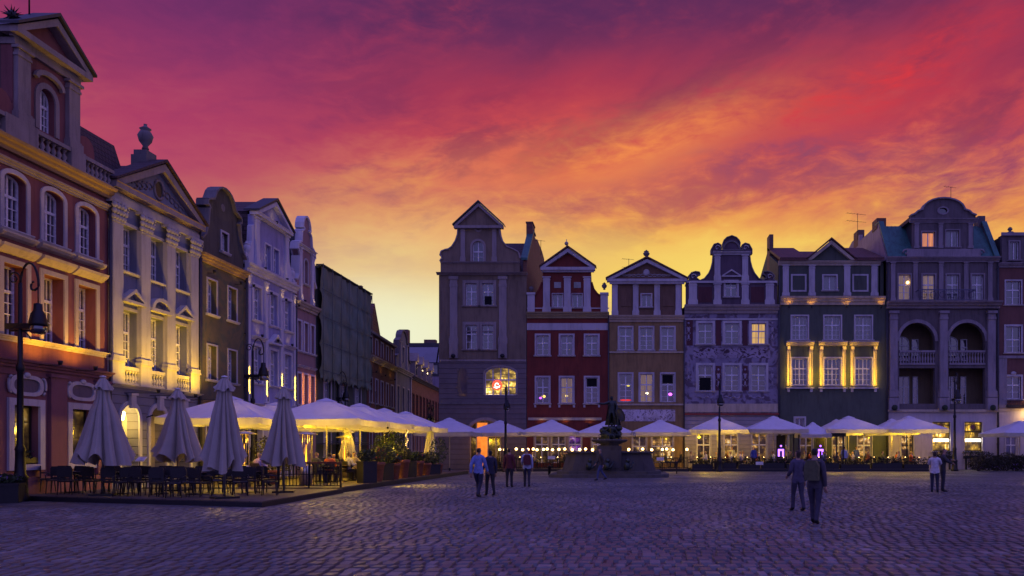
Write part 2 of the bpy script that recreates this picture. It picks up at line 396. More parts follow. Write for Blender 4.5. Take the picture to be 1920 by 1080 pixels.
def setts():
    """the worn granite setts nearest the eye, each stone with its own height and tilt, one paved sheet"""
    import numpy as np
    rg = np.random.default_rng(5); V = []; Q = []; base = 0; y = 8.0
    mx = lambda x, y: .05*np.sin(x*.45+y*.07)+.07*np.sin(x*.17+1.3+y*.03)
    while y < 40:
        dy = .36+rg.uniform(-.04, .04); xs = np.cumsum(rg.uniform(.16, .28, int(1.40*y/.22)+14))-.84*y-.8; a, b_ = xs[:-1], xs[1:]; n = len(a)
        keep = ~((a < -10.3) & (y > 22.6)); a, b_ = a[keep], b_[keep]; n = len(a)
        g_ = .020; e = rg.uniform(0, .012, (n, 4)); h0 = .034+rg.uniform(0, .007, n); tx = rg.uniform(-.004, .004, n); ty = rg.uniform(-.007, .007, n)
        us = np.array([0, .09, .91, 1.]); U, W_ = np.meshgrid(us, us); U, W_ = U.ravel(), W_.ravel()
        rim = (U == 0) | (U == 1) | (W_ == 0) | (W_ == 1); cor = ((U == 0) | (U == 1)) & ((W_ == 0) | (W_ == 1))
        c = .5+(U-.5)*np.where(cor, .90, 1.); d = .5+(W_-.5)*np.where(cor, .90, 1.)
        X = (a+g_+e[:, 0])[:, None]+((b_-g_-e[:, 1])-(a+g_+e[:, 0]))[:, None]*c[None]
        Y = (y+g_+e[:, 2])[:, None]+((dy-2*g_-e[:, 3])[:, None])*d[None]
        Z = np.where(rim[None], -.012, h0[:, None]+tx[:, None]*(U-.5)*2+ty[:, None]*(W_-.5)*2)
        Y = Y+mx(X, Y); V.append(np.stack([X, Y, Z], -1).reshape(-1, 3))
        q = np.array([(j*4+i, j*4+i+1, j*4+i+5, j*4+i+4) for j in range(3) for i in range(3)])
        Q.append((np.arange(n)[:, None, None]*16+q[None]+base).reshape(-1, 4)); base += n*16; y += dy
    V = np.concatenate(V); Q = np.concatenate(Q); me = bpy.data.meshes.new('paving'); me.vertices.add(len(V)); me.vertices.foreach_set('co', V.ravel())
    me.loops.add(Q.size); me.loops.foreach_set('vertex_index', Q.ravel().astype('i4')); me.polygons.add(len(Q)); me.polygons.foreach_set('loop_start', np.arange(0, Q.size, 4, dtype='i4')); me.polygons.foreach_set('loop_total', np.full(len(Q), 4, 'i4'))
    me.update(calc_edges=True); me.polygons.foreach_set('use_smooth', [False]*len(Q))
    m, nt, b = newmat('granite_setts'); ge = nt.nodes.new('ShaderNodeNewGeometry'); r = S_(nt, ge.outputs['Random Per Island']); co = objco(nt)
    n1 = noise(nt, co, .22, 4, .6); n2 = noise(nt, co, 34, 3, .6); n3 = noise(nt, co, 9, 3, .6)
    col = ramp(nt, r, [(0, (.085, .083, .092)), (.4, (.12, .117, .125)), (.85, (.165, .157, .165)), (1, (.24, .225, .23))])
    col = mix(nt, n1.rng(.38, .68)*.6, col, (.045, .042, .05)); col = mix(nt, n3.rng(.5, .8)*.35, col, (.05, .045, .05)); setc(nt, b, col)
    nt.links.new((n1.rng(.3, .7, .26, .5)+r*.14+n3*.1).so, b.inputs['Roughness']); b.inputs['Specular IOR Level'].default_value = .6
    bump(nt, b, n2*.4+n3*1., .006, .5); me.materials.append(m)
    o = bpy.data.objects.new('paving', me); C.objects.link(o); tag(o, kind='structure')
setts()
g = MB(); g.add([(-400, -300, 0), (400, -300, 0), (400, 700, 0), (-400, 700, 0)], [(0, 1, 2, 3)])
tag(g.build('ground', GROUND, fix=False), kind='structure')
# ---------------------------------------------------------------- house builder: facade frame with x along the front, -y out to the square, z up
class House:
    def __init__(s, label, O, u, px0, px1, wallmat, name='town_house', glass=None):
        s.O = Vector(O); s.u = Vector(u).normalized(); s.t0 = 0.
        s.t0 = s.raw(px0)[0]; s.w = s.raw(px1)[0]-s.t0
        p = s.O+s.u*s.t0
        s.e = thing(name, label, 'house', (p.x, p.y, 0), atan2(s.u.y, s.u.x)); s.wm = wallmat; s.holes = []; s.glass = glass or GLASS
    def raw(s, px, py=CY):
        a = (px-CX)/F; t = (a*s.O.y-s.O.x)/(s.u.x-a*s.u.y); d = s.O.y+s.u.y*t
        return t, H+(CY-py)*d/F
    def q(s, px, py=CY):
        t, z = s.raw(px, py); return t-s.t0, z
    def P(s, pts): return [s.q(*p) for p in pts]
    def wall(s, outline, name='wall', mat=None, y0=0., th=.35):
        xs = [p[0] for p in outline]; zs = [p[1] for p in outline]
        hs = [h for h in s.holes if min(xs) < sum(p[0] for p in h)/len(h) < max(xs) and min(zs) < sum(p[1] for p in h)/len(h) < max(zs)]
        s.holes = [h for h in s.holes if h not in hs]
        return MB().prism(outline, y0, y0+th, hs).build(name, mat or s.wm, s.e)
    def body(s, zt, depth=12., mat=None, roof='par', rz=None, rmat=None, x0=0., x1=None, ridge=.45, name='side_wall'):
        """side and back walls with the roof over them"""
        x1 = s.w if x1 is None else x1; rz = rz or zt+3; m = MB(); e = .004
        yr = .35+depth*ridge
        gable = [(.35, 0), (depth, 0), (depth, zt), (yr, rz), (.35, zt)]
        for a, b_ in ((x0+e, x0+.3), (x1-.3, x1-e)):
            m.prof(gable, a, b_)
        m.box(x0+.3, x1-.3, depth-.3, depth, 0, zt)
        m.build(name, mat or s.wm, s.e)
        t = .16; r = MB(); k = (rz-zt)/(yr-.35); k2 = (rz-zt)/(depth-yr)
        r.prof([(.05, zt-.3*k+.02), (yr, rz+.02), (yr, rz+.02+t), (.05, zt-.3*k+t+.02)], x0+.31, x1-.31)
        r.prof([(depth+.3, zt-.3*k2+.02), (yr+.001, rz+.02), (yr+.001, rz+.02+t), (depth+.3, zt-.3*k2+t+.02)], x0+.31, x1-.31)
        return r.build('roof', rmat or CLAY_D, s.e)
    def cornice(s, z0, z1, p=.35, x0=0., x1=None, mat=None, name='cornice'):
        x1 = s.w if x1 is None else x1; h = z1-z0
        return MB().prof([(-.003, z0), (-.3*p, z0), (-.34*p, z0+.3*h), (-.6*p, z0+.42*h), (-.66*p, z0+.66*h), (-.92*p, z0+.74*h), (-p, z0+.96*h), (-p, z1), (-.003, z1)], x0-.004, x1+.004).build(name, mat or TRIM, s.e)
    def band(s, z0, z1, p=.06, x0=0., x1=None, mat=None, name='string_course'):
        x1 = s.w if x1 is None else x1
        return MB().box(x0+.002, x1-.002, -p, .0, z0, z1).build(name, mat or TRIM, s.e)
    def pilaster(s, x, w, z0, z1, mat=None, p=.12, cap=.3, base=.4, name='pilaster', y=0.):
        m = MB(); h = w/2
        m.box(x-h*1.25, x+h*1.25, y-p*1.5, y+.01, z0, z0+base); m.box(x-h*1.1, x+h*1.1, y-p*1.25, y+.01, z0+base, z0+base*1.25)
        m.box(x-h, x+h, y-p, y+.01, z0+base*1.25, z1-cap)
        m.box(x-h*1.1, x+h*1.1, y-p*1.2, y+.01, z1-cap, z1-cap*.72); m.box(x-h*.98, x+h*.98, y-p*1.1, y+.01, z1-cap*.72, z1-cap*.3); m.box(x-h*1.28, x+h*1.28, y-p*1.6, y+.01, z1-cap*.3, z1)
        return m.build(name, mat or TRIM, s.e)
    def rectw(s, px, py, w, h): ...
    def win(s, x0, x1, z0, z1, arch=0., cols=2, rows=3, transom=.62, glass=None, sur=.13, smat=None, sill=True, rec=.2, frame=None, bars=True, name='window', openz=0.):
        """x0..x1, z0..z1 is the opening"""
        if arch:
            n = 10; r = (x1-x0)/2; o = [(x0, z0), (x1, z0)]
            o += [((x0+x1)/2+r*cos(pi*i/n), z1-arch+arch*sin(pi*i/n)) for i in range(n+1)]
        else: o = [(x0, z0), (x1, z0), (x1, z1), (x0, z1)]
        s.holes.append(o); e = .002
        zs = z1-arch; f = .07; y = rec
        m = MB(); inner = [((p[0]-(x0+x1)/2)*(1-2*f/(x1-x0))+(x0+x1)/2, (p[1]-(z0+z1)/2)*(1-2*f/(z1-z0))+(z0+z1)/2) for p in o]
        oo = [((p[0]-(x0+x1)/2)*(1-e)+(x0+x1)/2, p[1]) for p in o]
        m.prism(oo, y-.03, y+.05, [inner])
        zt = z0+(z1-z0)*transom
        xi0, xi1, zi0, zi1 = x0+f*.9, x1-f*.9, z0+f*.9, z1-f*.9
        if transom < 1: m.box(xi0, xi1, y-.045, y+.045, zt-.05, zt+.05)
        for c in range(1, cols):
            xc = x0+(x1-x0)*c/cols; m.box(xc-.045, xc+.045, y-.038, y+.04, zi0, (zi1 if not arch else z1-f*.9))
        if bars:
            for c in range(cols*2 if s.u.y or bars == 'all' else 0):
                if c % 2 or cols == 1:
                    xc = x0+(x1-x0)*(c/(cols*2) if cols > 1 else .5); 
                    xx = abs(xc-(x0+x1)/2)/((x1-x0)/2); top = zi1 if not arch else zs+arch*sqrt(max(0, 1-xx*xx))-.04
                    m.box(xc-.016, xc+.016, y-.02, y+.04, zi0, top)
            for r_ in range(1, rows):
                zc = z0+(zt-z0)*r_/rows; m.box(xi0, xi1, y-.022, y+.038, zc-.016, zc+.016)
        w = m.build(name, frame or WHITE, s.e)
        gl = (glass or s.glass)
        MB().add([(x, y+.02, z) for x, z in [((p[0]-(x0+x1)/2)*.97+(x0+x1)/2, (p[1]-(z0+z1)/2)*.97+(z0+z1)/2) for p in o]], [tuple(range(len(o)))]).build('pane', gl, w, fix=False)
        if sur:
            so = [(x0-sur, z0)]+[(x1+sur, z0)]+([((x0+x1)/2+(r+sur)*cos(pi*i/n), z1-arch+(arch+sur)*sin(pi*i/n)) for i in range(n+1)] if arch else [(x1+sur, z1+sur), (x0-sur, z1+sur)])
            # an open casing: outer outline joined to the opening
            if arch: inn = [(x0, z0)]+[((x0+x1)/2+r*cos(pi-pi*i/n), z1-arch+arch*sin(pi*i/n)) for i in range(n+1)]+[(x1, z0)]; out = [(x1+sur, z0)]+so[2:]+[(x0-sur, z0)]
            else: inn = [(x0, z0), (x0, z1), (x1, z1), (x1, z0)]; out = [(x1+sur, z0), (x1+sur, z1+sur), (x0-sur, z1+sur), (x0-sur, z0)]
            MB().prism(inn+out, -.055, .0).build('surround', smat or TRIM, w)
        if sill: MB().prof([(.1, z0-.12), (-.1, z0-.12), (-.16, z0-.04), (-.16, z0-.002), (.1, z0-.002)], x0-sur-.08, x1+sur+.08).build('sill', smat or TRIM, w)
        return w
    def pw(s, px0, px1, py0, py1, **k):
        """window from its pixel rectangle in the photograph (top and bottom read at its middle)"""
        xm = (px0+px1)/2; x0, x1 = s.q(px0)[0], s.q(px1)[0]; z1, z0 = s.q(xm, py0)[1], s.q(xm, py1)[1]
        return s.win(x0, x1, z0, z1, **k)
    def pediment(s, x0, x1, z0, za, t=.28, p=.3, mat=None, tmat=None, base=True, name='pediment', y=0., coping=None):
        xm = (x0+x1)/2; k = (za-z0)/(xm-x0); m = MB()
        m.prism([(x0, z0), (xm, za), (x1, z0), (x1-t/k if k else x1, z0), (xm, za-t*1.15), (x0+t/k, z0)], y-p, y+.2)
        if base: m.box(x0, x1, y-p-.003, y+.2, z0-t*.9, z0-.002)
        o = m.build(name, mat or TRIM, s.e)
        MB().prism([(x0+t, z0-.001), (x1-t, z0-.001), (xm, za-t*.8)], y-.04, y+.19).build('tympanum', tmat or s.wm, o)
        if coping:
            MB().prism([(x0-.1, z0+.005), (xm, za+.09), (x1+.1, z0+.005), (x1+.1, z0+.1), (xm, za+.22), (x0-.1, z0+.1)], y-p-.1, y+.5).build('coping', coping, o)
        return o
    def wallstrip(s, x, z0, z1, e, out=.12, col=(1, .58, .01), par=None):
        f = MB().box(x-.025, x+.025, -out-.03, -out-.012, z0, z1).build('linear_lamp', IRON, par or s.e)
        al = light('AREA', (x, -out-.008, (z0+z1)/2), e, col, f); al.data.shape = 'RECTANGLE'; al.data.size = .04; al.data.size_y = z1-z0; al.rotation_euler = (pi/2, 0, 0)
    def uplight(s, x, z, e=40, spot=110, out=.35, aim=(0, 0, 3), col=YEL):
        m = MB(); m.tube([(x, 0, z-.12), (x, -out, z-.12)], .015, 5); m.lathe(x, -out, [(.0, -.12), (.06, -.11), (.09, .03), (.075, .03), (.0, .0)], 8, z)
        o = m.build('spotlight', IRON, s.e)
        MB().lathe(x, -out, [(.0, .012), (.07, .012)], 8, z).build('bulb', BULB_S, o)
        light('SPOT', (x, -out, z+.05), e, col, o, .05, spot, (x+aim[0], -out+aim[1]+out*.55, z+aim[2]))
        return o
def scroll(pts): return pts
def baluster(mb, x, y, z0, z1, r=.08):
    h = z1-z0; mb.lathe(x, y, [(0, z0), (r*.9, z0), (r*.9, z0+.08*h), (r*.5, z0+.14*h), (r*1., z0+.36*h), (r*.85, z0+.5*h), (r*.4, z0+.68*h), (r*.5, z0+.8*h), (r*.9, z0+.88*h), (r*.9, z1), (0, z1)], 8)
def urn(parent, x, y, z, h=1., r=.3, mat=None, ped=True):
    m = MB()
    if ped: m.box(x-r, x+r, y-r, y+r, z, z+.22*h); m.box(x-r*.75, x+r*.75, y-r*.75, y+r*.75, z+.22*h, z+.32*h)
    m.lathe(x, y, [(0, z+.3*h), (r*.45, z+.32*h), (r*.3, z+.4*h), (r*.75, z+.52*h), (r*.95, z+.68*h), (r*.7, z+.78*h), (r*.5, z+.82*h), (r*.75, z+.86*h), (r*.3, z+.92*h), (r*.18, z+.96*h), (r*.25, z+.985*h), (0, z+h)], 12)
    return m.build('urn', mat or TRIM_D, parent)
def antenna(x, y, z, h, label, n=4, w=.8):
    t = thing('roof_antenna', label, 'antenna', (x, y, z), .3)
    MB().tube([(0, 0, 0), (0, 0, h)], .022, 5).build('mast', IRON, t)
    for i, k in enumerate((1., .72)[:1+(n > 3)]):
        b = MB(); b.tube([(-w, 0, h*k-.06), (w*.8, 0, h*k-.06)], .014, 4)
        for j in range(n): b.tube([(-w+j*w*1.6/n, -.25+.03*j, h*k-.06), (-w+j*w*1.6/n, .25-.03*j, h*k-.06)], .009, 4)
        b.build('aerial', IRON, t)
    return t
def downpipe(h, x, zt, z0=.1):
    m = MB().tube([(x, -.12, z0), (x, -.12, zt)], .055, 7)
    for z in (z0+2, z0+5, z0+8, zt-.6): m.box(x-.075, x+.075, -.14, 0, z, z+.05)
    return m.build('downpipe', LEAD, h.e)
# ================================================================ far row of houses (facades face the camera)
def far(label, px0, px1, mat, **k): return House(label, (0, ZF), (1, 0), px0, px1, mat, **k)
K = ZF/F
def arc(cx, cz, r, a0, a1, n=8, rz=None):
    return [(cx+r*cos(radians(a0+(a1-a0)*i/n)), cz+(rz or r)*sin(radians(a0+(a1-a0)*i/n))) for i in range(n+1)]
def outline_trim(h, pts, w=.16, mat=None, name='gable_coping', y0=-.12, y1=.45):
    """a moulded coping that follows the top edge of a gable"""
    m = MB(); n = len(pts)
    for i in range(n-1):
        a, b_ = Vector(pts[i]), Vector(pts[i+1]); d = b_-a
        if d.length < 1e-4: continue
        nrm = Vector((-d.y, d.x)).normalized()*w; ex = d.normalized()*.02
        if nrm.y < 0 and abs(nrm.y) > abs(nrm.x)*.2: nrm = -nrm
        m.prism([tuple(a-ex), tuple(b_+ex), tuple(b_+ex+nrm), tuple(a-ex+nrm)], y0-.0007*i, y1+.0007*i)
    return m.build(name, mat or TRIM, h.e)
# ---- A grey corner house with the tall pedimented gable
PA = plaster('taupe_plaster', (.22, .165, .11), .4); PAT = plaster('taupe_trim', (.32, .27, .25), .3)
def rusticated(name, c, hgt=.42):
    m, nt, b = newmat(name); co = objco(nt); sp = nt.nodes.new('ShaderNodeSeparateXYZ'); nt.links.new(co, sp.inputs[0]); z = S_(nt, sp.outputs[2])
    g_ = (z/hgt).m('FRACT').rng(.0, .09); n = noise(nt, co, 1.2, 5, .6)
    setc(nt, b, mix(nt, n.rng(.35, .7)*.5, mix(nt, g_, tuple(x*.35 for x in c), c), tuple(x*.6 for x in c)))
    bump(nt, b, g_*2+n*.3, .03, .7); b.inputs['Roughness'].default_value = .9; return m
RUSA = rusticated('taupe_rustication', (.19, .155, .15))
h = A = far('tall grey-brown corner house with a pointed curved gable and one arched lit window', 823, 987, PA)
W = h.w; q = h.q
for a, b_ in ((873, 894), (904, 925)):
    h.pw(a, b_, 531, 573, rows=2, sur=.24, smat=PAT); h.pw(a, b_, 609, 655, rows=2, sur=.24, smat=PAT)
h.pw(909, 968, 688, 741, cols=4, rows=2, arch=.55, transom=.55, glass=SHOP_B, sur=.14, smat=PAT, sill=False)
x0, x1 = q(858)[0], q(876)[0]; z0, z1 = q(0, 742)[1], q(0, 690)[1]
zc = q(0, 516)[1]; zm = q(0, 676)[1]
xd0, xd1 = q(880)[0], q(940)[0]; zd = q(0, 788)[1]
h.holes.append([(xd0, 0.02), (xd1, 0.02)]+arc((xd0+xd1)/2, zd-1.0, (xd1-xd0)/2, 0, 180, 12, 1.0))
h.wall([(0, 0), (W, 0), (W, zm), (0, zm)], 'lower_wall', RUSA, th=.45)
h.wall([(0, zm+.002), (W, zm+.002), (W, zc), (0, zc)])
MB().prism([(x0, z0), (x1, z0)]+arc((x0+x1)/2, z1-.3, (x1-x0)/2, 0, 180, 8, .3), -.03, -.001).build('blind_niche', GLASS_D, h.e)
o = MB().prism(arc((xd0+xd1)/2, zd-1.0, (xd1-xd0)/2+.25, 0, 180, 12, 1.25)+arc((xd0+xd1)/2, zd-1.0, (xd1-xd0)/2, 180, 0, 12, 1.0), -.08, 0).build('arch_surround', PAT, h.e)
o = MB().box(xd0+.6, xd0+1.45, .3, .35, 0, zd-.2).build('lit_door', emit('orange_doorway', (1, .26, .03), 1.1, .6, 1.5), h.e)
MB().box(xd0-.2, xd1+.2, .42, .47, 0, zd+.1).build('entrance_glass', SHOP_D, h.e)
m = MB(); 
for xx in (xd0+.05, xd0+.55, xd0+1.5, xd1-.5, xd1-.1): m.box(xx-.04, xx+.04, .22, .3, 0, zd-.15)
m.build('door_frame', TRIM_Y, h.e)
light('POINT', ((xd0+xd1)/2, -.6, 2.2), 25, (1, .4, .08), h.e, .2)
for px in (851, 943):
    x = q(px)[0]; h.pilaster(x, .62, q(0, 645)[1], q(0, 518)[1], PAT, base=.5, cap=.9)
    MB().box(x-.35, x+.35, -.22, 0, q(0, 672)[1], q(0, 645)[1]-.01).build('pilaster_pedestal', PAT, h.e)
    MB().lathe(x, -.3, [(0, -.2), (.16, -.12), (.2, .05), (.1, .16), (0, .2)], 8, q(0, 668)[1]).build('spotlight', IRON, h.e)
h.band(zm-.08, zm+.08, .07, mat=PAT); h.band(q(0, 758)[1], q(0, 754)[1], .08, mat=TRIM_D); h.band(q(0, 605)[1]-.75, q(0, 605)[1]-.68, .03, q(868)[0], q(930)[0], PAT)
h.cornice(zc, q(0, 512)[1], .45, -.15, W+.1, PAT)
# gable
def G(h, pts): return [h.q(*p) for p in pts]
left = [(826, 511), (826, 490), (828, 486), (826, 479), (828, 472), (835, 469), (841, 468), (848, 463), (855, 452), (859, 440), (860, 425)]
right = [(935, 425), (937, 440), (941, 452), (950, 463), (962, 468), (971, 473), (974, 484), (974, 511)]
gp = G(h, left+right)
xa0, xa1 = q(886)[0], q(907)[0]
h.win(xa0, xa1, q(0, 491)[1], q(0, 452)[1], arch=.45, rows=2, transom=.5, sur=.18, smat=PAT, glass=GLASS_D, sill=False)
cx_, cz_ = q(897, 427); h.holes.append(arc(cx_, cz_, .23, 0, 330, 11))
h.wall(gp, 'gable', th=.4)
outline_trim(h, gp[1:11], .09, PAT); outline_trim(h, gp[11:-1], .09, PAT)
MB().prism(arc(cx_, cz_, .36, 0, 330, 11), -.02, .1, [arc(cx_, cz_, .22, 0, 330, 11)]).build('oculus_ring', PAT, h.e)
MB().box(cx_-.3, cx_+.3, .2, .24, cz_-.3, cz_+.3).build('oculus_pane', GLASS_D, h.e)
h.pilaster(q(868)[0], .36, q(0, 492)[1], q(0, 427)[1], PAT, p=.08); h.pilaster(q(927)[0], .36, q(0, 492)[1], q(0, 427)[1], PAT, p=.08)
h.cornice(q(0, 494)[1], q(0, 491)[1], .18, q(826)[0], q(974)[0], PAT, 'gable_cornice')
h.pediment(q(852)[0], q(944)[0], q(0, 424)[1], q(0, 382)[1], .25, .3, PAT, coping=LEAD)
MB().box(q(826)[0], q(974)[0], .41, 1.0, zc, q(0, 494)[1]).build('attic_block', PA, h.e)
# brick fire wall on the street's inner side with its chimney, tiled roof between
zr = 21.0; m = MB(); m.prof([(.46, 0), (14.5, 0), (14.5, 20.3), (14.1, 20.4), (14.1, 20.9), (12, 21.2), (8, 21.3), (7.6, zr), (5.0, zr), (.46, zc+1.3)], W-.32, W-.01); m.build('fire_wall', BRICK, h.e)
m = MB(); m.prof([(.3, zc+1.35), (4.95, zr+.12), (6.4, zr+.12), (6.4, zr+.3), (4.85, zr+.3), (.3, zc+1.55)], W-.5, W+.06); m.build('copper_flashing', COPPER, h.e)
MB().box(W-.55, W+.0, 4.2, 5.9, zr-.5, zr+.75).box(W-.6, W+.05, 4.15, 5.95, zr+.75, zr+.87).build('chimney', BRICK, h.e)
m = MB(); m.prof([(.46, 0), (14, 0), (14, 17.2), (5.6, zr-1.1), (.46, zc)], .004, .3); m.box(.3, W-.33, 13.7, 14, 0, 17); m.build('side_wall', PA, h.e)
m = MB(); m.prof([(.42, zc+.05), (5.6, zr-.9), (5.6, zr-.7), (.42, zc+.3)], .31, W-.33); m.prof([(14.2, 17), (5.61, zr-.9), (5.61, zr-.7), (14.2, 17.2)], .31, W-.33); m.build('roof', CLAY_D, h.e)
# a lit emblem hanging in the arched window
m = MB(); cx_, cz_ = q(932, 722)
MB().lathe(0, 0, [(0, 0), (.42, 0), (.42, .05), (0, .05)], 20).build('window_sign', emit('red_sign', (1, .10, .04), 1.6), h.e).matrix_local = Matrix.Translation((cx_, .12, cz_)) @ Matrix.Rotation(pi/2, 4, 'X')
m = MB(); m.tube([(cx_+.24*cos(t_*.1)*(.35+t_*.011), .04, cz_+.03+.2*sin(t_*.1)*(.5+t_*.009)) for t_ in range(0, 62, 3)], .045, 5); m.tube([(cx_-.28, .04, cz_-.16), (cx_-.05, .04, cz_-.26), (cx_+.22, .04, cz_-.14)], .04, 5)
m.build('sign_swirl', emit('white_sign', (1, .85, .8), 2.5), h.e)
# ---- B dark red house
PB = plaster('oxblood_plaster', (.185, .034, .022), .4); PBT = TRIM
h = B = far('narrow dark red house with a triangular pediment and pale pilasters', 988, 1142, PB); W = h.w; q = h.q; Z = lambda y: h.q(1000, y)[1]
for a, b_, r1, r2 in ((1006, 1029, GLASS, GLASS_D), (1051, 1074, GLASS, GLASS_DIM), (1098, 1121, GLASS, GLASS)):
    h.pw(a, b_, 629, 666, rows=2, sur=.15, glass=r1); w = h.pw(a, b_, 708, 756, rows=3, sur=.15, glass=r2)
    for xx in (h.q(a)[0]-.1, h.q(b_)[0]+.1): MB().box(xx-.08, xx+.08, -.12, 0, Z(764), Z(759.5)).build('sill_bracket', TRIM, w)
for a, b_, y in ((1003, 1028, 'v'), (1034, 1060, 0), (1066, 1090, 'v'), (1110, 1132, 0)):
    h.pw(a, b_, 812, 868, rows=2, sur=.1, glass=SHOP_V if y == 'v' and a > 1050 else SHOP_D, smat=TRIM_Y, sill=False, bars=False)
h.wall([(0, 0), (W, 0), (W, Z(586)), (0, Z(586))])
for xx in (1.2, 3.2, 5.2): h.uplight(xx, Z(797), 5, 150, .3, (0, .1, 2), (1, .6, .1))
h.cornice(Z(597), Z(586), .45, mat=plaster('ochre_trim', (.34, .27, .14), .3)); h.band(Z(619), Z(606), .05); h.band(Z(788), Z(783), .10, .1, q(1128)[0], TRIM_Y, 'lit_ledge')

gl = [(1001, 585.9), (1001, 556), (1006, 552), (1012, 543), (1017, 530), (1018, 505)]; gr = [(1108, 505), (1109, 530), (1113, 543), (1120, 552), (1127, 556), (1127, 585.9)]
for a, b_ in ((1036, 1055), (1073, 1092)):
    h.pw(a, b_, 551, 576, cols=2, rows=1, sur=.06, transom=1.1)
    MB().box(q(a+3)[0], q(b_-3)[0], -.03, -.001, Z(540), Z(529)).build('blind_panel', GLASS_D, h.e)
gp = G(h, gl+gr); h.wall(gp, 'gable', th=.4, y0=.0); outline_trim(h, gp[1:5], .1, PB); outline_trim(h, gp[7:-1], .1, PB)
for px in (1025, 1064, 1101): h.pilaster(q(px)[0], .56, Z(586), Z(519), TRIM)
h.band(Z(579), Z(577), .05); h.pediment(q(1014)[0], q(1116)[0], Z(502), Z(467), .28, .35, TRIM, coping=CLAY)
h.band(Z(511), Z(507.5), .2, q(1016)[0], q(1114)[0])
for px in (996, 1133):
    x = q(px)[0]; m = MB(); m.box(x-.3, x+.3, -.15, .4, Z(585.8), Z(553)); m.box(x-.36, x+.36, -.22, .45, Z(553), Z(549)); m.build('pedestal', TRIM, h.e)
    urn(h.e, x, .12, Z(549), .9 if px > 1100 else .6, .24, TRIM_D, False)
MB().ball((q(1062)[0], .1, Z(456)), .17).tube([(q(1062)[0], .1, Z(467)), (q(1062)[0], .1, Z(448))], .03, 5).build('finial', TRIM_Y, h.e)
h.body(Z(588), 12, roof='par', rz=Z(588)+.6, mat=PB)
MB().prof([(.45, Z(580)), (11, Z(580)), (11, Z(580)+.2), (.45, Z(580)+.2)], .3, W-.3).build('roof_deck', LEAD, h.e)
MB().prism([(q(1022)[0], Z(586)), (q(1104)[0], Z(586)), (q(1104)[0], Z(515)), (q(1062)[0], Z(478)), (q(1022)[0], Z(515))], .42, 9).build('roof_gable', CLAY_D, h.e)
downpipe(h, W-.05, Z(590))
# ---- C tan house
PC = plaster('tan_plaster', (.28, .18, .072), .4); PCD = plaster('tan_attic', (.17, .10, .06), .3)
h = Cc = far('tan house with a broad low pediment, an urn on its tip and a carved frieze', 1142.5, 1283, PC); W = h.w; q = h.q
for i, (a, b_) in enumerate(((1161, 1185), (1200, 1224), (1240, 1264))):
    h.pw(a, b_, 614, 656, rows=3, sur=.13); h.pw(a, b_, 701, 754, rows=3, sur=.13, sill=False, glass=(GLASS, GLASS_DIM, GLASS_D)[i])
for a, b_, g_ in ((1186, 1212, SHOP_D), (1222, 1262, SHOP)): h.pw(a, b_, 818, 868, rows=2, sur=.1, glass=g_, smat=TRIM_Y, sill=False, bars=False)
h.wall([(0, 0), (W, 0), (W, Z(592)), (0, Z(592))])
h.pw(1203, 1221, 552, 575, rows=1, transom=1.1, sur=.1)
h.wall([(q(1147)[0], Z(591.9)), (q(1279)[0], Z(591.9)), (q(1279)[0], Z(530)), (q(1147)[0], Z(530))], 'attic_wall', PCD, y0=.05)
for a, b_ in ((1165, 1184), (1243, 1263)): MB().box(q(a)[0], q(b_)[0], .0, .049, Z(574), Z(549)).build('blind_panel', PCD, h.e)
for px in (1153, 1192, 1232, 1272): h.pilaster(q(px)[0], .46, Z(592), Z(531), TRIM, y=.05)
h.cornice(Z(604), Z(591.5), .3, mat=plaster('buff_trim', (.42, .33, .22), .3)); h.band(Z(662), Z(659), .1, mat=TRIM_Y); h.band(Z(760), Z(757), .12, mat=TRIM_Y)
h.band(Z(533), Z(526), .25, q(1143)[0], q(1283)[0])
h.pediment(q(1138)[0], q(1288)[0], Z(524), Z(487), .25, .35, TRIM, PCD, coping=CLAY)
REL = sgraffito('carved_relief', (.20, .15, .16), (.62, .56, .60), 2.6, .40, .5)
MB().box(q(1159)[0], q(1266)[0], -.05, 0, Z(790), Z(768)).build('carved_frieze', REL, h.e)
m = MB(); cx_ = q(1212)[0]
for s_ in (-1, 1):
    for j in range(5): m.tube([(cx_+s_*(.3+j*.38+.2*cos(t_)), -.06, Z(517)+.02+.1*sin(t_)*(1-j*.12)) for t_ in [k*.7 for k in range(9)]], .03, 4)
m.ball((cx_, -.05, Z(511)), .28, 10, (1, .3, 1)); m.build('pediment_relief', TRIM, h.e)
urn(h.e, q(1212)[0], .15, Z(489), .95, .3)
h.body(Z(594), 12, rz=Z(594)+.5, mat=PC)
MB().prism([(q(1149)[0], Z(591)), (q(1277)[0], Z(591)), (q(1277)[0], Z(532)), (q(1212)[0], Z(495)), (q(1149)[0], Z(532))], .41, 10).build('roof_gable', CLAY_D, h.e)
downpipe(h, W-.02, Z(596))
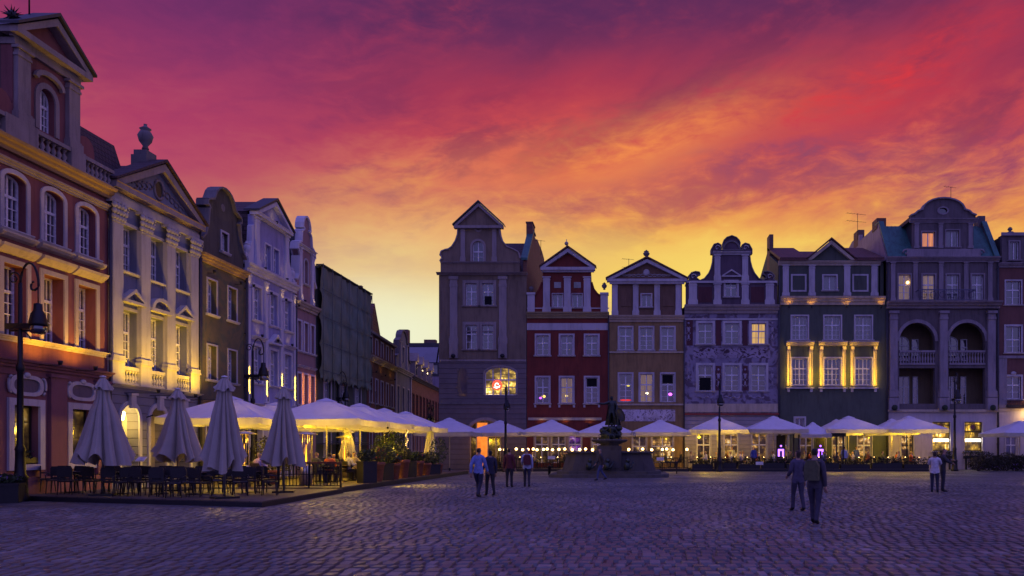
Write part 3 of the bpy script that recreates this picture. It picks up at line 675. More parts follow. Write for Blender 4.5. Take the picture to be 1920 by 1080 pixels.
# ---- D painted house with scrolled gable
PD = sgraffito('painted_plaster', (.115, .085, .115), (.27, .24, .31), .75, .42, .52)
PDL = plaster('mauve_plaster', (.115, .08, .105), .35); PDF = sgraffito('painted_frieze', (.065, .035, .05), (.36, .31, .38), 1.5, .43, .5, 1, 1.2); PDR = plaster('brown_panel', (.10, .035, .04), .3)
RUSD = rusticated('pale_rustication', (.34, .31, .33), .34)
h = Dd = far('painted house with figures and ornament on its front and a scrolled baroque gable', 1283.5, 1460, PD); W = h.w; q = h.q
for i, (a, b_) in enumerate(((1309, 1336), (1359, 1386), (1409, 1436))):
    h.pw(a, b_, 606, 645, rows=2, sur=.2, glass=GLASS_YE if i == 2 else GLASS); h.pw(a, b_, 685, 733, rows=3, sur=.2, glass=GLASS_D if i == 0 else GLASS)
for a, b_, g_ in ((1307, 1332, SHOP_D), (1358, 1384, SHOP), (1410, 1438, SHOP)): h.pw(a, b_, 812, 870, rows=2, sur=.1, glass=g_, sill=False, bars=False)
h.wall([(0, 0), (W, 0), (W, Z(775)), (0, Z(775))], 'lower_wall', RUSD); h.wall([(0, Z(774.9)), (W, Z(774.9)), (W, Z(572)), (0, Z(572))])
MB().box(q(1300)[0], q(1444)[0], -.02, -.001, Z(671), Z(653)).build('painted_frieze', PDF, h.e)
for a, b_, c_, d_ in ((1342, 1352, 648, 600), (1392, 1402, 648, 600), (1342, 1352, 732, 686), (1393, 1402, 732, 686), (1287, 1299, 648, 600)):
    MB().box(q(a)[0], q(b_)[0], -.015, -.001, Z(c_), Z(d_)).build('painted_panel', PDR, h.e)
# painted ornament in the panels: pairs of scrolls and standing figures
ORN = plaster('painted_ornament', (.36, .32, .38), .3)
for px, y in ((1347, 712), (1397, 712), (1448, 712), (1291, 700), (1448, 625), (1291, 625), (1322, 745), (1418, 745), (1372, 745)):
    x = q(px)[0]; z = Z(y); m = MB(); tall = y < 740
    if tall:
        for s_ in (-1, 1):
            for z_ in (-.5, .0, .45): m.tube([(x+s_*(.05+.14*sin(t_*.5))*(1-.2*abs(z_)), -.03, z+z_+.24*(t_/6-.5)+.07*sin(t_)) for t_ in range(7)], .022, 4)
        m.ball((x, -.03, z+.85), .09, 8, (1, .35, 1)); m.ball((x, -.03, z+.3), .12, 8, (1, .3, 1.8)); m.ball((x, -.03, z-.3), .09, 8, (1, .3, 2.2))
    else:
        m.tube([(x+(t_-6)*.11, -.03, z+.09*sin(t_*1.1)) for t_ in range(13)], [.03+.03*(t_ % 3) for t_ in range(13)], 5)
    m.build('painted_ornament', ORN, h.e)
h.cornice(Z(588), Z(572), .4, mat=plaster('beige_trim', (.30, .25, .22), .3)); h.band(Z(600), Z(597), .05); h.band(Z(773), Z(757), .1, mat=TRIM_Y); h.band(Z(778), Z(775), .2, mat=plaster('red_ledge', (.3, .06, .04), .2))
gl = [(1286, 571.9), (1286, 535), (1288, 528), (1293, 525), (1291, 519), (1297, 512), (1304, 510), (1311, 511), (1312, 515), (1308, 518), (1307, 523), (1312, 527), (1321, 523), (1329, 513), (1334, 502), (1337, 490), (1338, 478), (1334, 476), (1334, 468), (1339, 459), (1346, 457), (1351, 460), (1352, 466), (1350, 470), (1354, 470), (1357, 465), (1356, 456), (1358, 451), (1363, 446), (1372, 443)]
gr = [(2*1371.5-x, y) for x, y in gl[::-1]][1:]
h.pw(1360, 1382, 528, 556, cols=2, rows=1, transom=.6, sur=.14)
gp = G(h, gl+gr); h.wall(gp, 'gable', PDL, th=.4); outline_trim(h, gp[1:-1], .07, TRIM_D)
h.pediment(q(1353)[0], q(1390)[0], Z(517), Z(505), .12, .15, TRIM, PDL, y=-.0, name='window_pediment')
for px in (1345, 1397): h.pilaster(q(px)[0], .55, Z(572), Z(532), TRIM); h.pilaster(q(px)[0], .48, Z(527), Z(478), TRIM)
for px in (1299, 1443): h.pilaster(q(px)[0], .66, Z(572), Z(529), TRIM)
h.band(Z(531), Z(527), .16, q(1286)[0], q(1457)[0], name='gable_band'); h.cornice(Z(478), Z(472), .25, q(1336)[0], q(1407)[0], TRIM, 'gable_cornice')
MB().prism(arc(q(1371.5)[0], Z(470), .8, 0, 180, 12, .85), -.1, -.001, [arc(q(1371.5)[0], Z(468.5), .62, 2, 178, 12, .66)]).build('top_arch', TRIM_D, h.e)
for px, y in ((1345, 465), (1398, 465), (1300, 519), (1443, 519)):
    x, z = q(px, y); m = MB(); m.tube([(x+(.27-.03*t_)*cos(t_*.8), -.06, z+(.27-.03*t_)*sin(t_*.8)) for t_ in range(9)], .06, 5); m.build('volute', TRIM, h.e)
for a, b_ in ((1309, 1335), (1408, 1433)): MB().box(q(a)[0], q(b_)[0], -.02, -.001, Z(567), Z(538)).build('attic_panel', PDR, h.e)
h.body(Z(575), 12, rz=Z(575)+.8, mat=PDL)
MB().prism([(q(1318)[0], Z(573)), (q(1425)[0], Z(573)), (q(1400)[0], Z(500)), (q(1371)[0], Z(470)), (q(1343)[0], Z(500))], .41, 9).build('roof_gable', CLAY_D, h.e)
downpipe(h, W-.03, Z(576))
# ---- E dark green house with lit windows
PE = plaster('grey_green_plaster', (.085, .10, .075), .35)
h = Ee = far('dark grey-green house with yellow lights beside its three middle windows', 1460.5, 1663, PE); W = h.w; q = h.q
for a, b_ in ((1485, 1514), (1546, 1576), (1604, 1634)):
    h.pw(a, b_, 593, 637, rows=3, cols=2, sur=.13, bars='all'); w = h.pw(a, b_, 672, 722, rows=3, sur=.12, bars='all')
    x0, x1 = q(a)[0], q(b_)[0]
    for s_, xs in ((-1, x0-.28), (1, x1+.28)):
        MB().box(xs-.15, xs+.15, -.07, 0, Z(723), Z(655)).build('lit_jamb', TRIM_Y, w)
        h.wallstrip(xs, Z(725), Z(690), 11, .30, (1, .58, 0), w); h.wallstrip(xs, Z(690), Z(662), 4, .30, (1, .55, 0), w)
        MB().box(xs-.14, xs+.14, -.25, 0, Z(656), Z(650)).build('hood_bracket', TRIM_Y, w)
        light('POINT', (xs+s_*.05, -.5, Z(652)), 7, (1, .56, 0), w, .08)
    m = MB(); m.prof([(-.002, Z(649)), (-.2, Z(648)), (-.3, Z(644)), (-.42, Z(643)), (-.42, Z(640.5)), (-.002, Z(640.5))], x0-.52, x1+.52); m.build('hood', TRIM_Y, w)
    pass
    MB().box(x0-.1, x1+.1, -.02, -.001, Z(667), Z(653)).build('apron_panel', PE, w)
    for xx in (x0-.3, x1+.3): MB().box(xx-.1, xx+.1, -.15, 0, Z(735), Z(729)).build('sill_bracket', TRIM, w)
    MB().box(x0-.52, x1+.52, -.2, 0, Z(729), Z(726.3)).build('ledge', TRIM, w)
h.pw(1491, 1508, 784, 802, rows=1, transom=1.1, sur=.14, glass=GLASS_D)
for a, b_, g_ in ((1466, 1478, SHOP_D), (1500, 1524, SHOP_D), (1538, 1548, SHOP_D), (1561, 1585, SHOP), (1608, 1634, SHOP)): h.pw(a, b_, 814, 870, rows=2, cols=1 if b_-a < 15 else 2, sur=.08, glass=g_, sill=False, bars=False)
h.wall([(0, 0), (W, 0), (W, Z(555)), (0, Z(555))])
for i, (a, b_) in enumerate(((1486, 1509), (1544, 1568), (1601, 1625))):
    if i == 1: h.pw(a, b_, 517, 544, rows=1, transom=1.1, sur=.12)
    else:
        x0, x1 = q(a)[0], q(b_)[0]; o = MB().prism([(x0-.14, Z(547)), (x1+.14, Z(547)), (x1+.14, Z(514)), (x0-.14, Z(514))], -.05, 0, [[(x0, Z(544)), (x1, Z(544)), (x1, Z(517)), (x0, Z(517))]]).build('blind_window', TRIM, h.e)
        MB().box(x0, x1, -.01, -.001, Z(544), Z(517)).build('panel', PE, o)
xe1 = q(1648)[0]
h.wall([(q(1463)[0], Z(554.9)), (xe1, Z(554.9)), (xe1, Z(493)), (q(1463)[0], Z(493))], 'attic_wall')
for px in (1473, 1522, 1588, 1639): h.pilaster(q(px)[0], .5, Z(555), Z(497), TRIM, base=.25)
h.cornice(Z(572), Z(557), .5, .1, W-.25, TRIM_Y); h.cornice(Z(498), Z(490), .3, -.05, xe1+.1, TRIM_Y, 'eaves_cornice')
for px in (1478, 1520, 1585, 1650): h.uplight(q(px)[0], Z(576), 9, 120, .4, (0, 0, 2), (1, .42, .02))
h.pediment(q(1512)[0], q(1602)[0], Z(489), Z(452), .3, .35, TRIM_Y, PE, base=False, coping=CLAY)
h.body(Z(493), 12, rz=Z(493)+2.2, mat=PE, rmat=CLAY, x1=xe1+.5)
MB().prof([(-.45, Z(489.8)), (5.7, Z(489.8)+2.35), (5.7, Z(489.8)+2.55), (-.45, Z(489.8)+.22)], .0, q(1514)[0]).build('front_roof', CLAY, h.e)
MB().prof([(-.45, Z(489.8)), (5.7, Z(489.8)+2.35), (5.7, Z(489.8)+2.55), (-.45, Z(489.8)+.22)], q(1600)[0], xe1+.3).build('front_roof', CLAY, h.e)
MB().prism([(q(1514)[0], Z(490)), (q(1600)[0], Z(490)), (q(1557)[0], Z(456))], .22, 5.5).build('dormer_roof', CLAY, h.e)
MB().box(0, .35, 4.5, 5.8, Z(493), Z(493)+3.6).build('chimney', BRICK, h.e)
downpipe(h, W-.05, Z(560)); downpipe(h, .03, Z(500))
# ---- F tall loggia house
PF = plaster('violet_grey_stone', (.15, .125, .125), .45); PFT = plaster('violet_grey_trim', (.30, .26, .27), .35); PFG = plaster('pale_ground_floor', (.50, .45, .47), .25)
h = Ff = far('tall stone house with two-storey loggias, a green copper roof and round-topped gable', 1663.5, 1870, PF); W = h.w; q = h.q
SH = shop_mat('lit_bookshop', (1, .55, .05), 2.0, 2.2, 1.4)
for a, b_ in ((1748, 1782), (1808, 1842)):
    w = h.pw(a, b_, 791, 846, rows=1, cols=1, transom=.66, sur=.08, glass=SH, bars=False, frame=IRON, smat=PFG)
    x0, x1 = q(a)[0], q(b_)[0]; xm = (x0+x1)/2; m = MB(); zz = Z(801)
    m.tube([(xm+.24*cos(t_*.52), .14, zz+.3*sin(t_*.52)) for t_ in range(13)], .03, 4)
    for s_ in (-1, 1): m.tube([(xm+s_*(.25+.1*t_), .14, zz+.28-.16*sin(t_*.55)) for t_ in range(6)], .022, 4); m.box(xm+s_*.6-.015, xm+s_*.6+.015, .13, .16, Z(809), Z(793))
    m.build('leaded_tracery', IRON, w)
    MB().ball((xm, .15, zz), .2, 8, (1, .2, 1.2)).build('crest', plaster('stained_crest', (.3, .1, .1), .3), w)
    MB().box(x0+.15, x1-.15, -.02, .16, Z(828), Z(823)).build('shop_light', emit('cool_tube', (1, .95, .75), 6), w)
for a, b_ in ((1690, 1713),): h.pw(a, b_, 812, 872, rows=2, sur=.1, glass=SHOP, sill=False, bars=True, frame=IRON)
zg = Z(772)
h.wall([(0, 0), (W, 0), (W, zg), (0, zg)], 'lower_wall', PFG, th=.4)
h.band(zg-.02, Z(768), .25, mat=TRIM_Y)
# loggia storeys: a front screen of two arches and two square openings, room walls behind
zb, zt = Z(768), Z(570)
ops = []
for a, b_ in ((1686, 1753), (1779, 1847)):
    x0, x1 = q(a)[0], q(b_)[0]; r = (x1-x0)/2; zs = Z(640)
    ops.append([(x0, Z(757)), (x1, Z(757)), (x1, Z(690)), (x0, Z(690))]); ops.append([(x0, Z(681)), (x1, Z(681))]+arc((x0+x1)/2, zs, r, 0, 180, 14, Z(605)-zs))
h.holes += ops; h.wall([(0, zb+.002), (W, zb+.002), (W, zt), (0, zt)], 'loggia_screen', th=.4)
for a, b_ in ((1686, 1753), (1779, 1847)):
    x0, x1 = q(a)[0], q(b_)[0]; r = (x1-x0)/2; zs = Z(640); xc = (x0+x1)/2
    MB().prism(arc(xc, zs, r+.28, 0, 180, 14, Z(605)-zs+.28)+arc(xc, zs, r, 180, 0, 14, Z(605)-zs), -.08, -.001).build('arch_surround', PFT, h.e)
    bl = MB(); bl.box(x0+.01, x1-.01, -.1, .1, Z(684), Z(681)); bl.box(x0+.01, x1-.01, -.12, .12, Z(661), Z(657)); o = bl.build('balustrade', PFT, h.e)
    bl = MB(); n = 13
    for i in range(n): baluster(bl, x0+.12+(x1-x0-.24)*i/(n-1), 0, Z(681), Z(661), .09)
    bl.build('balusters', PFT, o)
    MB().box(x0+.01, x1-.01, -.02, .1, Z(768), Z(757.1)).build('parapet', PF, h.e)
# recessed loggia rooms
rr = MB(); rr.box(.3, W-.3, 2.2, 2.4, zb, zt-.2); rr.box(.3, W-.3, .41, 2.2, Z(687), Z(684)); rr.box(W/2-.2, W/2+.2, .41, 2.2, zb, zt-.2); rr.box(.05, .3, .41, 2.4, zb, zt); rr.box(W-.3, W-.05, .41, 2.4, zb, zt); rr.box(.3, W-.3, .41, 2.4, zt-.2, zt); rr.box(.3, W-.3, .41, 2.2, zb-.1, zb+.05)
rr.build('loggia_room', plaster('ochre_loggia', (.22, .17, .10), .3), h.e)
for a, b_, c_, d_, ar in ((1699, 1720, 702, 757, 0), (1727, 1737, 702, 757, 0), (1790, 1812, 702, 757, 0), (1819, 1830, 702, 757, 0), (1694, 1720, 625, 672, .5), (1725, 1738, 630, 672, 0), (1787, 1814, 625, 672, .5), (1819, 1832, 630, 672, 0)):
    x0, x1 = q(a)[0]*1.0, q(b_)[0]; z0, z1 = Z(d_), Z(c_)
    w = h.win(x0, x1, z0, z1, arch=ar, rows=2, cols=2 if b_-a > 15 else 1, rec=1.98, sur=0, sill=False, glass=GLASS); h.holes.pop()
# upper storey
for i, (a, b_, g_) in enumerate(((1685, 1707, GLASS_YE if 0 else GLASS_DIM), (1730, 1753, GLASS_DIM), (1775, 1798, GLASS), (1822, 1844, GLASS))):
    h.pw(a, b_, 515, 562, rows=2, cols=2, transom=.6, sur=.12, smat=PFT, glass=g_)
h.wall([(0, zt+.002), (W, zt+.002), (W, Z(486)), (0, Z(486))], 'upper_wall')
MB().ball((q(1703)[0], .14, Z(529)), .12).build('hanging_lamp', BULB, h.e)
for px in (1674, 1716, 1764, 1811, 1856): h.pilaster(q(px)[0], .36, Z(566), Z(492), PFT, p=.1, base=.3)
h.cornice(Z(579), Z(567), .9, -.1, W+.1, PFT, 'balcony_cornice'); h.cornice(Z(492), Z(483), .5, -.1, W+.1, PFT)
for px in (1674, 1767.5, 1857):
    x = q(px)[0]; h.pilaster(x, .62, Z(745), Z(584), PFT, p=.3, cap=.7, base=.5, name='column'); MB().box(x-.42, x+.42, -.42, 0, Z(770), Z(746)).build('column_pedestal', PFT, h.e)
    m = MB(); m.ball((x, -.5, Z(765)), .25, 8); m.build('flower_basket', simple('dark_leaves', (.02, .035, .02), .8, 0, .6, 30), h.e)
# iron balcony
m = MB(); xa, xb = q(1716)[0], q(1821)[0]
m.box(xa, xb, -.88, -.82, Z(548), Z(546)); m.box(xa, xb, -.87, -.83, Z(566), Z(565)); m.box(xa, xa+.04, -.85, 0, Z(548), Z(546)); m.box(xb-.04, xb, -.85, 0, Z(548), Z(546))
i = 0; x = xa
while x < xb: m.box(x, x+.025, -.86, -.84, Z(566), Z(547)); x += .15
for j in range(6):
    xc = xa+(j+.5)*(xb-xa)/6
    m.tube([(xc+.25*cos(t_*.6), -.87, Z(556)+.25*sin(t_*.6)) for t_ in range(12)], .02, 4)
m.build('iron_balcony', simple('grey_blue_iron', (.10, .10, .16), .5, .2), h.e)
# copper mansard with stone dormer gable
zE = Z(484); zT = Z(412); 
m = MB(); m.prof([(.0, zE), (2.4, zT), (2.4, zT+.12), (-.1, zE+.1)], .32, W-.32); m.prof([(2.4, zT), (12, zT+.6), (12, zT+.75), (2.4, zT+.13)], .32, W-.32); m.build('copper_roof', COPPER, h.e)
m = MB()
for i in range(26):
    x = .45+i*(W-.9)/25; m.prof([(.0, zE+.1), (2.4, zT+.12), (2.4, zT+.17), (.0, zE+.16)], x-.015, x+.015)
m.build('roof_seams', COPPER, h.e)
for xx in (0, W-.31):
    m = MB(); m.prof([(.3, 0), (13.5, 0), (13.5, zT-.8), (12, zT+.5), (10.6, zT+.9), (8, zT+.9), (8, zT+.3), (2.4, zT+.35), (.3, zE+.0)], xx+.004, xx+.30); m.build('fire_wall', plaster('pinkish_firewall', (.40, .31, .31), .35) if xx == 0 else PF, h.e)
    m = MB(); m.prof([(-.3, zE), (2.2, zT+.36), (3.2, zT+.36), (3.2, zT+.48), (2.1, zT+.48), (-.35, zE+.12)], xx-.06, xx+.36); m.build('copper_flashing', COPPER, h.e)
MB().box(-.05, .75, 2.6, 4.0, zT, zT+.9).build('chimney', BRICK, h.e); MB().box(-.0, .6, 8.5, 10, zT, zT+1.5).build('chimney', BRICK, h.e); MB().box(W-.6, W+.02, 2.3, 3.2, zT, zT+1.0).build('chimney', PF, h.e)
h.pw(1729, 1753, 435, 463, rows=1, transom=1.1, sur=.1, smat=PFT, glass=GLASS_OR); h.pw(1774, 1798, 432, 463, rows=1, transom=1.1, sur=.1, smat=PFT, glass=GLASS_D)
h.wall(G(h, [(1712, 482.9), (1825, 482.9), (1825, 414), (1712, 414)]), 'dormer_front', PF, y0=-.02)
gp = G(h, [(1707, 413), (1708, 405), (1716, 402), (1721, 397), (1730, 394)])+[q(1768.5+38*cos(radians(t_)), 394-21*sin(radians(t_))) for t_ in range(170, 9, -16)]+G(h, [(1807, 394), (1816, 397), (1821, 402), (1829, 405), (1830, 413)])
cx_, cz_ = q(1762, 395); cx_ = q(1768)[0]; h.holes.append(arc(cx_, cz_, .36, 0, 330, 11, .24))
h.wall(gp, 'round_gable', PF, y0=-.02); outline_trim(h, gp[1:-1], .12, PFT, y0=-.2)
MB().box(cx_-.45, cx_+.45, .1, .14, cz_-.3, cz_+.3).build('oculus_pane', GLASS_D, h.e); MB().prism(arc(cx_, cz_, .5, 0, 330, 11, .36), -.06, .0, [arc(cx_, cz_, .36, 0, 330, 11, .24)]).build('oculus_ring', PFT, h.e)
h.cornice(Z(418), Z(411), .35, q(1705)[0], q(1832)[0], PFT, 'dormer_cornice'); h.band(Z(483), Z(467), .12, q(1700)[0], q(1838)[0], PFT)
for px in (1718, 1763, 1819): h.pilaster(q(px)[0], .34, Z(466), Z(419), PFT, p=.1, base=.2, y=-.02)
for px, s_ in ((1700, -1), (1838, 1)):
    x, z = q(px, 474); MB().tube([(x+s_*(.34-.035*t_)*cos(t_*.8), -.02, z+(.34-.035*t_)*sin(t_*.8)) for t_ in range(9)], .08, 6).build('volute', PFT, h.e)
MB().box(q(1714)[0], q(1823)[0], .34, 3.2, Z(482), Z(414)).build('dormer_body', LEAD, h.e)
MB().prism(gp, .34, 3.2).build('dormer_roof', LEAD, h.e)
h.body(Z(486), 12, rz=Z(486)+.3, mat=PF, name='back_wall')
downpipe(h, W-.02, Z(492)); downpipe(h, .02, Z(492))
# ---- G edge house
PG = plaster('brown_red_plaster', (.17, .075, .06), .35)
h = Gg = far('brown-red house at the right edge with flower boxes under its windows', 1870.5, 2010, PG); W = h.w; q = h.q
LEAF = simple('window_leaves', (.018, .03, .016), .8, 0, .6, 30)
def flowerbox(h, x0, x1, z, y=-.3, name='flower_box', mat=None, hh=.35):
    o = MB().box(x0, x1, y-.12, y+.12, z, z+.2).build(name, WOODD, h.e if isinstance(h, House) else h)
    m = MB(); leafcloud(m, x0, x1, y-.18, y+.18, z+.15, z+.15+hh, int(70*(x1-x0)), .06); m.build('foliage', mat or LEAF, o, fix=False); return o
def leafcloud(m, x0, x1, y0, y1, z0, z1, n, s, ell=False):
    R = random.random
    for _ in range(n):
        if ell:
            while True:
                a, b_, c_ = R()*2-1, R()*2-1, R()*2-1
                d = a*a+b_*b_+c_*c_
                if d < 1 and (d > .3 or R() < .35): break
            p = Vector(((x0+x1)/2+a*(x1-x0)/2, (y0+y1)/2+b_*(y1-y0)/2, (z0+z1)/2+c_*(z1-z0)/2))
        else: p = Vector((x0+R()*(x1-x0), y0+R()*(y1-y0), z0+R()**1.3*(z1-z0)))
        u = Vector((R()-.5, R()-.5, R()-.5)).normalized()*s*(.6+R()*.8); w = Vector((R()-.5, R()-.5, R()-.5)).cross(u).normalized()*s*.45
        m.add([p-u, p+w, p+u, p-w], [(0, 1, 2, 3)])
for a, b_ in ((1886, 1914), (1946, 1974)):
    h.pw(a, b_, 527, 571, rows=2, sur=.12); h.pw(a, b_, 612, 661, rows=2, sur=.16, transom=.5); h.pw(a, b_, 706, 748, rows=2, sur=.16)
    MB().ball((q((a+b_)/2)[0], -.05, Z(700)), .2, 8, (1.2, .3, .8)).build('keystone', TRIM, h.e)
h.pw(1936, 1966, 790, 850, rows=2, sur=.1, glass=SHOP_D); h.pw(1886, 1908, 812, 872, rows=1, sur=.1, glass=GLASS_D, sill=False)
h.wall([(0, 0), (W, 0), (W, Z(768)), (0, Z(768))], 'lower_wall', PFG)
h.wall([(0, Z(767.9)), (W, Z(767.9)), (W, Z(498)), (0, Z(498))])
for a, b_ in ((1884, 1918), (1944, 1978)): flowerbox(h, q(a)[0], q(b_)[0], Z(764), -.35)
h.band(Z(771), Z(766), .15, mat=TRIM_Y); h.cornice(Z(502), Z(494), .4, mat=PFT)
m = MB().box(-.0, .75, -.08, 0, Z(765), Z(672)); m.build('corner_panel', PFT, h.e); h.band(Z(672), Z(667), .12, 0, W, PFT)
h.pw(1893, 1911, 453, 487, rows=1, transom=1.1, sur=.1, smat=PFT, glass=GLASS_D); h.wall(G(h, [(1880, 493.9), (1926, 493.9), (1926, 441), (1880, 441)]), 'dormer_front', PF, y0=.1)
h.band(Z(442), Z(436), .1, q(1877)[0], q(1929)[0], PFT); MB().box(q(1881)[0], q(1925)[0], .46, 3, Z(493), Z(441)).build('dormer_body', LEAD, h.e)
h.body(Z(498), 12, rz=Z(498)+3.4, mat=PG); urn(h.e, q(1897)[0], .3, Z(437), .6, .22, TRIM_D)
MB().box(q(1915)[0], q(1932)[0], 3.2, 4.2, Z(480), Z(420)).build('chimney', BRICK, h.e)
MB().ball((q(1921)[0], -.6, Z(776)), .18).build('wall_lamp', BULB_S, h.e); light('POINT', (q(1921)[0], -.8, Z(778)), 40, (1, .5, .1), h.e, .2)
downpipe(h, .02, Z(500))
antenna(B.e.location.x+.5, ZF+6, 19.3, 1.4, 'thin roof antenna beside the chimney of the grey corner house', 3, .5)
antenna((1188-CX)*K-.4, ZF+3.4, 15.8, 2.6, 'roof antenna with two crossed aerials left of the urn on the tan house', 5, .6)
antenna((1614-CX)*K*1.06, ZF+5, Z(412)-.4, 2.4, 'wide roof antenna above the pink fire wall of the loggia house', 5, 1.1)
antenna((1792-CX)*K+.4, ZF+2, Z(380), 2.0, 'tall roof antenna behind the round gable of the loggia house', 3, .7)

# near-black panels painting the room shade at open casements; lamps seen in the rooms
ROOM_SHADE = simple('room_shade', (.004, .004, .006), 1.)
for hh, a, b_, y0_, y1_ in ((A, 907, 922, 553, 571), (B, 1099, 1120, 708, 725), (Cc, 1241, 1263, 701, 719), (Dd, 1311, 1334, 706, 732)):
    MB().box(hh.q(a)[0]+.06, hh.q(b_)[0]-.06, .10, .14, hh.q(0, y1_)[1]+.04, hh.q(0, y0_)[1]-.08).build('room_shade_panel', ROOM_SHADE, hh.e)
for hh, px, y, c_, r_, k_ in ((B, 1019, 743, (1, .6, .1), .13, 2.5), (B, 1013, 746, (.6, .1, 1), .10, 2.5), (B, 1062, 742, (1, .7, .2), .10, 1.5), (Cc, 1213, 737, (1, .85, .5), .10, 6), (Cc, 1257, 739, (.7, .1, 1), .13, 4), (Cc, 1173, 750, (1, .05, .05), .22, .8), (Cc, 1178, 722, (1, .8, .1), .12, 1.2)):
    MB().ball((hh.q(px)[0], .19, hh.q(0, y)[1]), r_, 8, (1.2 if r_ < .2 else 2.2, .15, .9 if r_ < .2 else .35)).build('room_lamp', emit('room_lamp_%d' % px, c_, k_), hh.e)
# ================================================================ left row of houses (facades look across the square, receding from the camera)
def left_house(label, Y0, Y1, mat, **k):
    h = House(label, (-XL, 0), (0, 1), 0, 100, mat, **k)
    h.t0 = Y0; h.w = Y1-Y0; h.e.location = (-XL, Y0, 0); return h
# ---- L1 red house with balustrade and aedicule
P1 = plaster('dusty_red_plaster', (.235, .08, .075), .35); P1G = plaster('mauve_red_plaster', (.22, .09, .10), .25)
h = L1 = left_house('large dusty-red house at the left edge with a roof balustrade and a temple-like dormer', 20.2, 32.85, P1); W = h.w
y_ = lambda Y: Y-20.2
bays = [y_(v) for v in (22.3, 24.1, 26.0, 27.85, 29.72, 31.55)]
for i, x in enumerate(bays):
    h.win(x-.52, x+.52, 9.3, 11.25, arch=.22, rows=3, sur=.16, rec=.3)
    MB().prof([(-.002, 8.95), (-.18, 9.0), (-.26, 9.1), (-.26, 9.16), (-.002, 9.16)], x-.85, x+.85).build('ledge', TRIM_Y, h.e)
    h.win(x-.53, x+.53, 5.65, 8.1, rows=4, transom=.64, sur=.18, rec=.45, smat=TRIM_Y, sill=False)
    MB().prof([(-.002, 8.42), (-.1, 8.45), (-.3, 8.62), (-.34, 8.72), (-.002, 8.72)], x-.86, x+.86).build('hood', TRIM_Y, h.e)
for x in [y_(v) for v in (23.2, 28.35, 31.25)]: h.holes.append([(x-.62, 1.15), (x+.62, 1.15), (x+.62, 3.25), (x-.62, 3.25)])
zs = 4.75
h.wall([(0, 0), (W, 0), (W, zs), (0, zs)], 'lower_wall', P1G, th=.5)
h.wall([(0, zs+.002), (W, zs+.002), (W, 11.94), (0, 11.94)], th=.5)
SHL = shop_mat('restaurant_window', (1, .55, .12), .30, 1.2, 1.6)
for x in [y_(v) for v in (23.2, 28.35, 31.25)]:
    m = MB(); m.prism([(x-.62, 1.15), (x+.62, 1.15), (x+.62, 3.25), (x-.62, 3.25)], .25, .32, [[(x-.56, 1.21), (x+.56, 1.21), (x+.56, 3.19), (x-.56, 3.19)]]); w = m.build('shop_window', WOODD, h.e)
    MB().box(x-.58, x+.58, .31, .33, 1.18, 3.22).build('pane', SHL, w)
    MB().prism([(x-.85, .95), (x+.85, .95), (x+.85, 3.48), (x-.85, 3.48)], -.09, -.0, [[(x-.61, 1.16), (x+.61, 1.16), (x+.61, 3.24), (x-.61, 3.24)]]).build('surround', TRIM, w)
    m = MB()                                             # carved cartouche with an oval panel
    ov = [(x+.62*math.copysign(abs(cos(t_))**.55, cos(t_)), 3.95+.24*math.copysign(abs(sin(t_))**.8, sin(t_))) for t_ in [k*pi/12 for k in range(24)]]
    ov2 = [(x+(p[0]-x)*1.28, 3.95+(p[1]-3.95)*1.55) for p in ov]
    m.prism(ov2, -.08, -.001, [ov])
    for s_ in (-1, 1): m.tube([(x+s_*(.74+.14*cos(t_)), -.08, 3.95+.3*sin(t_)) for t_ in [k*.5-1.4 for k in range(7)]], .05, 5)
    m.ball((x, -.07, 4.32), .13, 8, (1.3, .5, .8)); c = m.build('cartouche', TRIM, h.e)
    MB().prism(ov, -.02, -.001).build('oval_panel', plaster('grey_panel', (.14, .11, .13), .3) if x < 4 else MATS['grey_panel'], c)
    flowerbox(h, x-.55, x+.55, 1.2, .1, hh=.3)
for Y in (21.5, 25.2, 29.85, 32.45):
    x = y_(Y); MB().box(x-.42, x+.42, -.14, .0, .0, 4.35).box(x-.5, x+.5, -.2, 0, 4.35, 4.47).build('pilaster', P1G, h.e)
h.band(0, .7, .16, mat=P1G, name='plinth'); h.band(4.3, 4.36, .05, mat=P1G); h.cornice(4.55, 4.83, .3, mat=P1G, name='shop_cornice')
h.cornice(5.42, 5.62, .16, mat=TRIM_Y, name='sill_course'); h.cornice(11.45, 11.68, .2, mat=TRIM_L, name='frieze_band'); h.cornice(11.95, 12.36, .42, mat=plaster('ochre_cornice', (.38, .25, .10), .25))
for Y in (21.3, 25.1, 28.75, 30.65): h.uplight(y_(Y), 4.84, 150, 150, .95, (0, .2, 1.6), (1, .50, .01))
# roof balustrade
m = MB(); m.box(0, W, -.22, .05, 12.36, 12.5); m.box(0, W, -.26, .08, 12.98, 13.12); bal = m.build('balustrade', TRIM_L, h.e)
ax0, ax1 = y_(27.6), y_(31.15); am = (ax0+ax1)/2
for a, b_ in ((0, 2.4), (2.4, 4.7), (5.25, 6.9), (8.4, 10.1), (10.9, W)):
    m = MB(); n = max(3, int((b_-a)/.25))
    for i in range(n): baluster(m, a+(b_-a)*(i+.5)/n, -.09, 12.5, 12.98, .1)
    m.build('balusters', TRIM_L, bal)
for a, b_ in ((4.7, 5.25), (6.9, 8.4), (10.1, 10.9)): MB().box(a, b_, -.28, .2, 12.37, 13.14).build('pedestal', TRIM_L, bal)
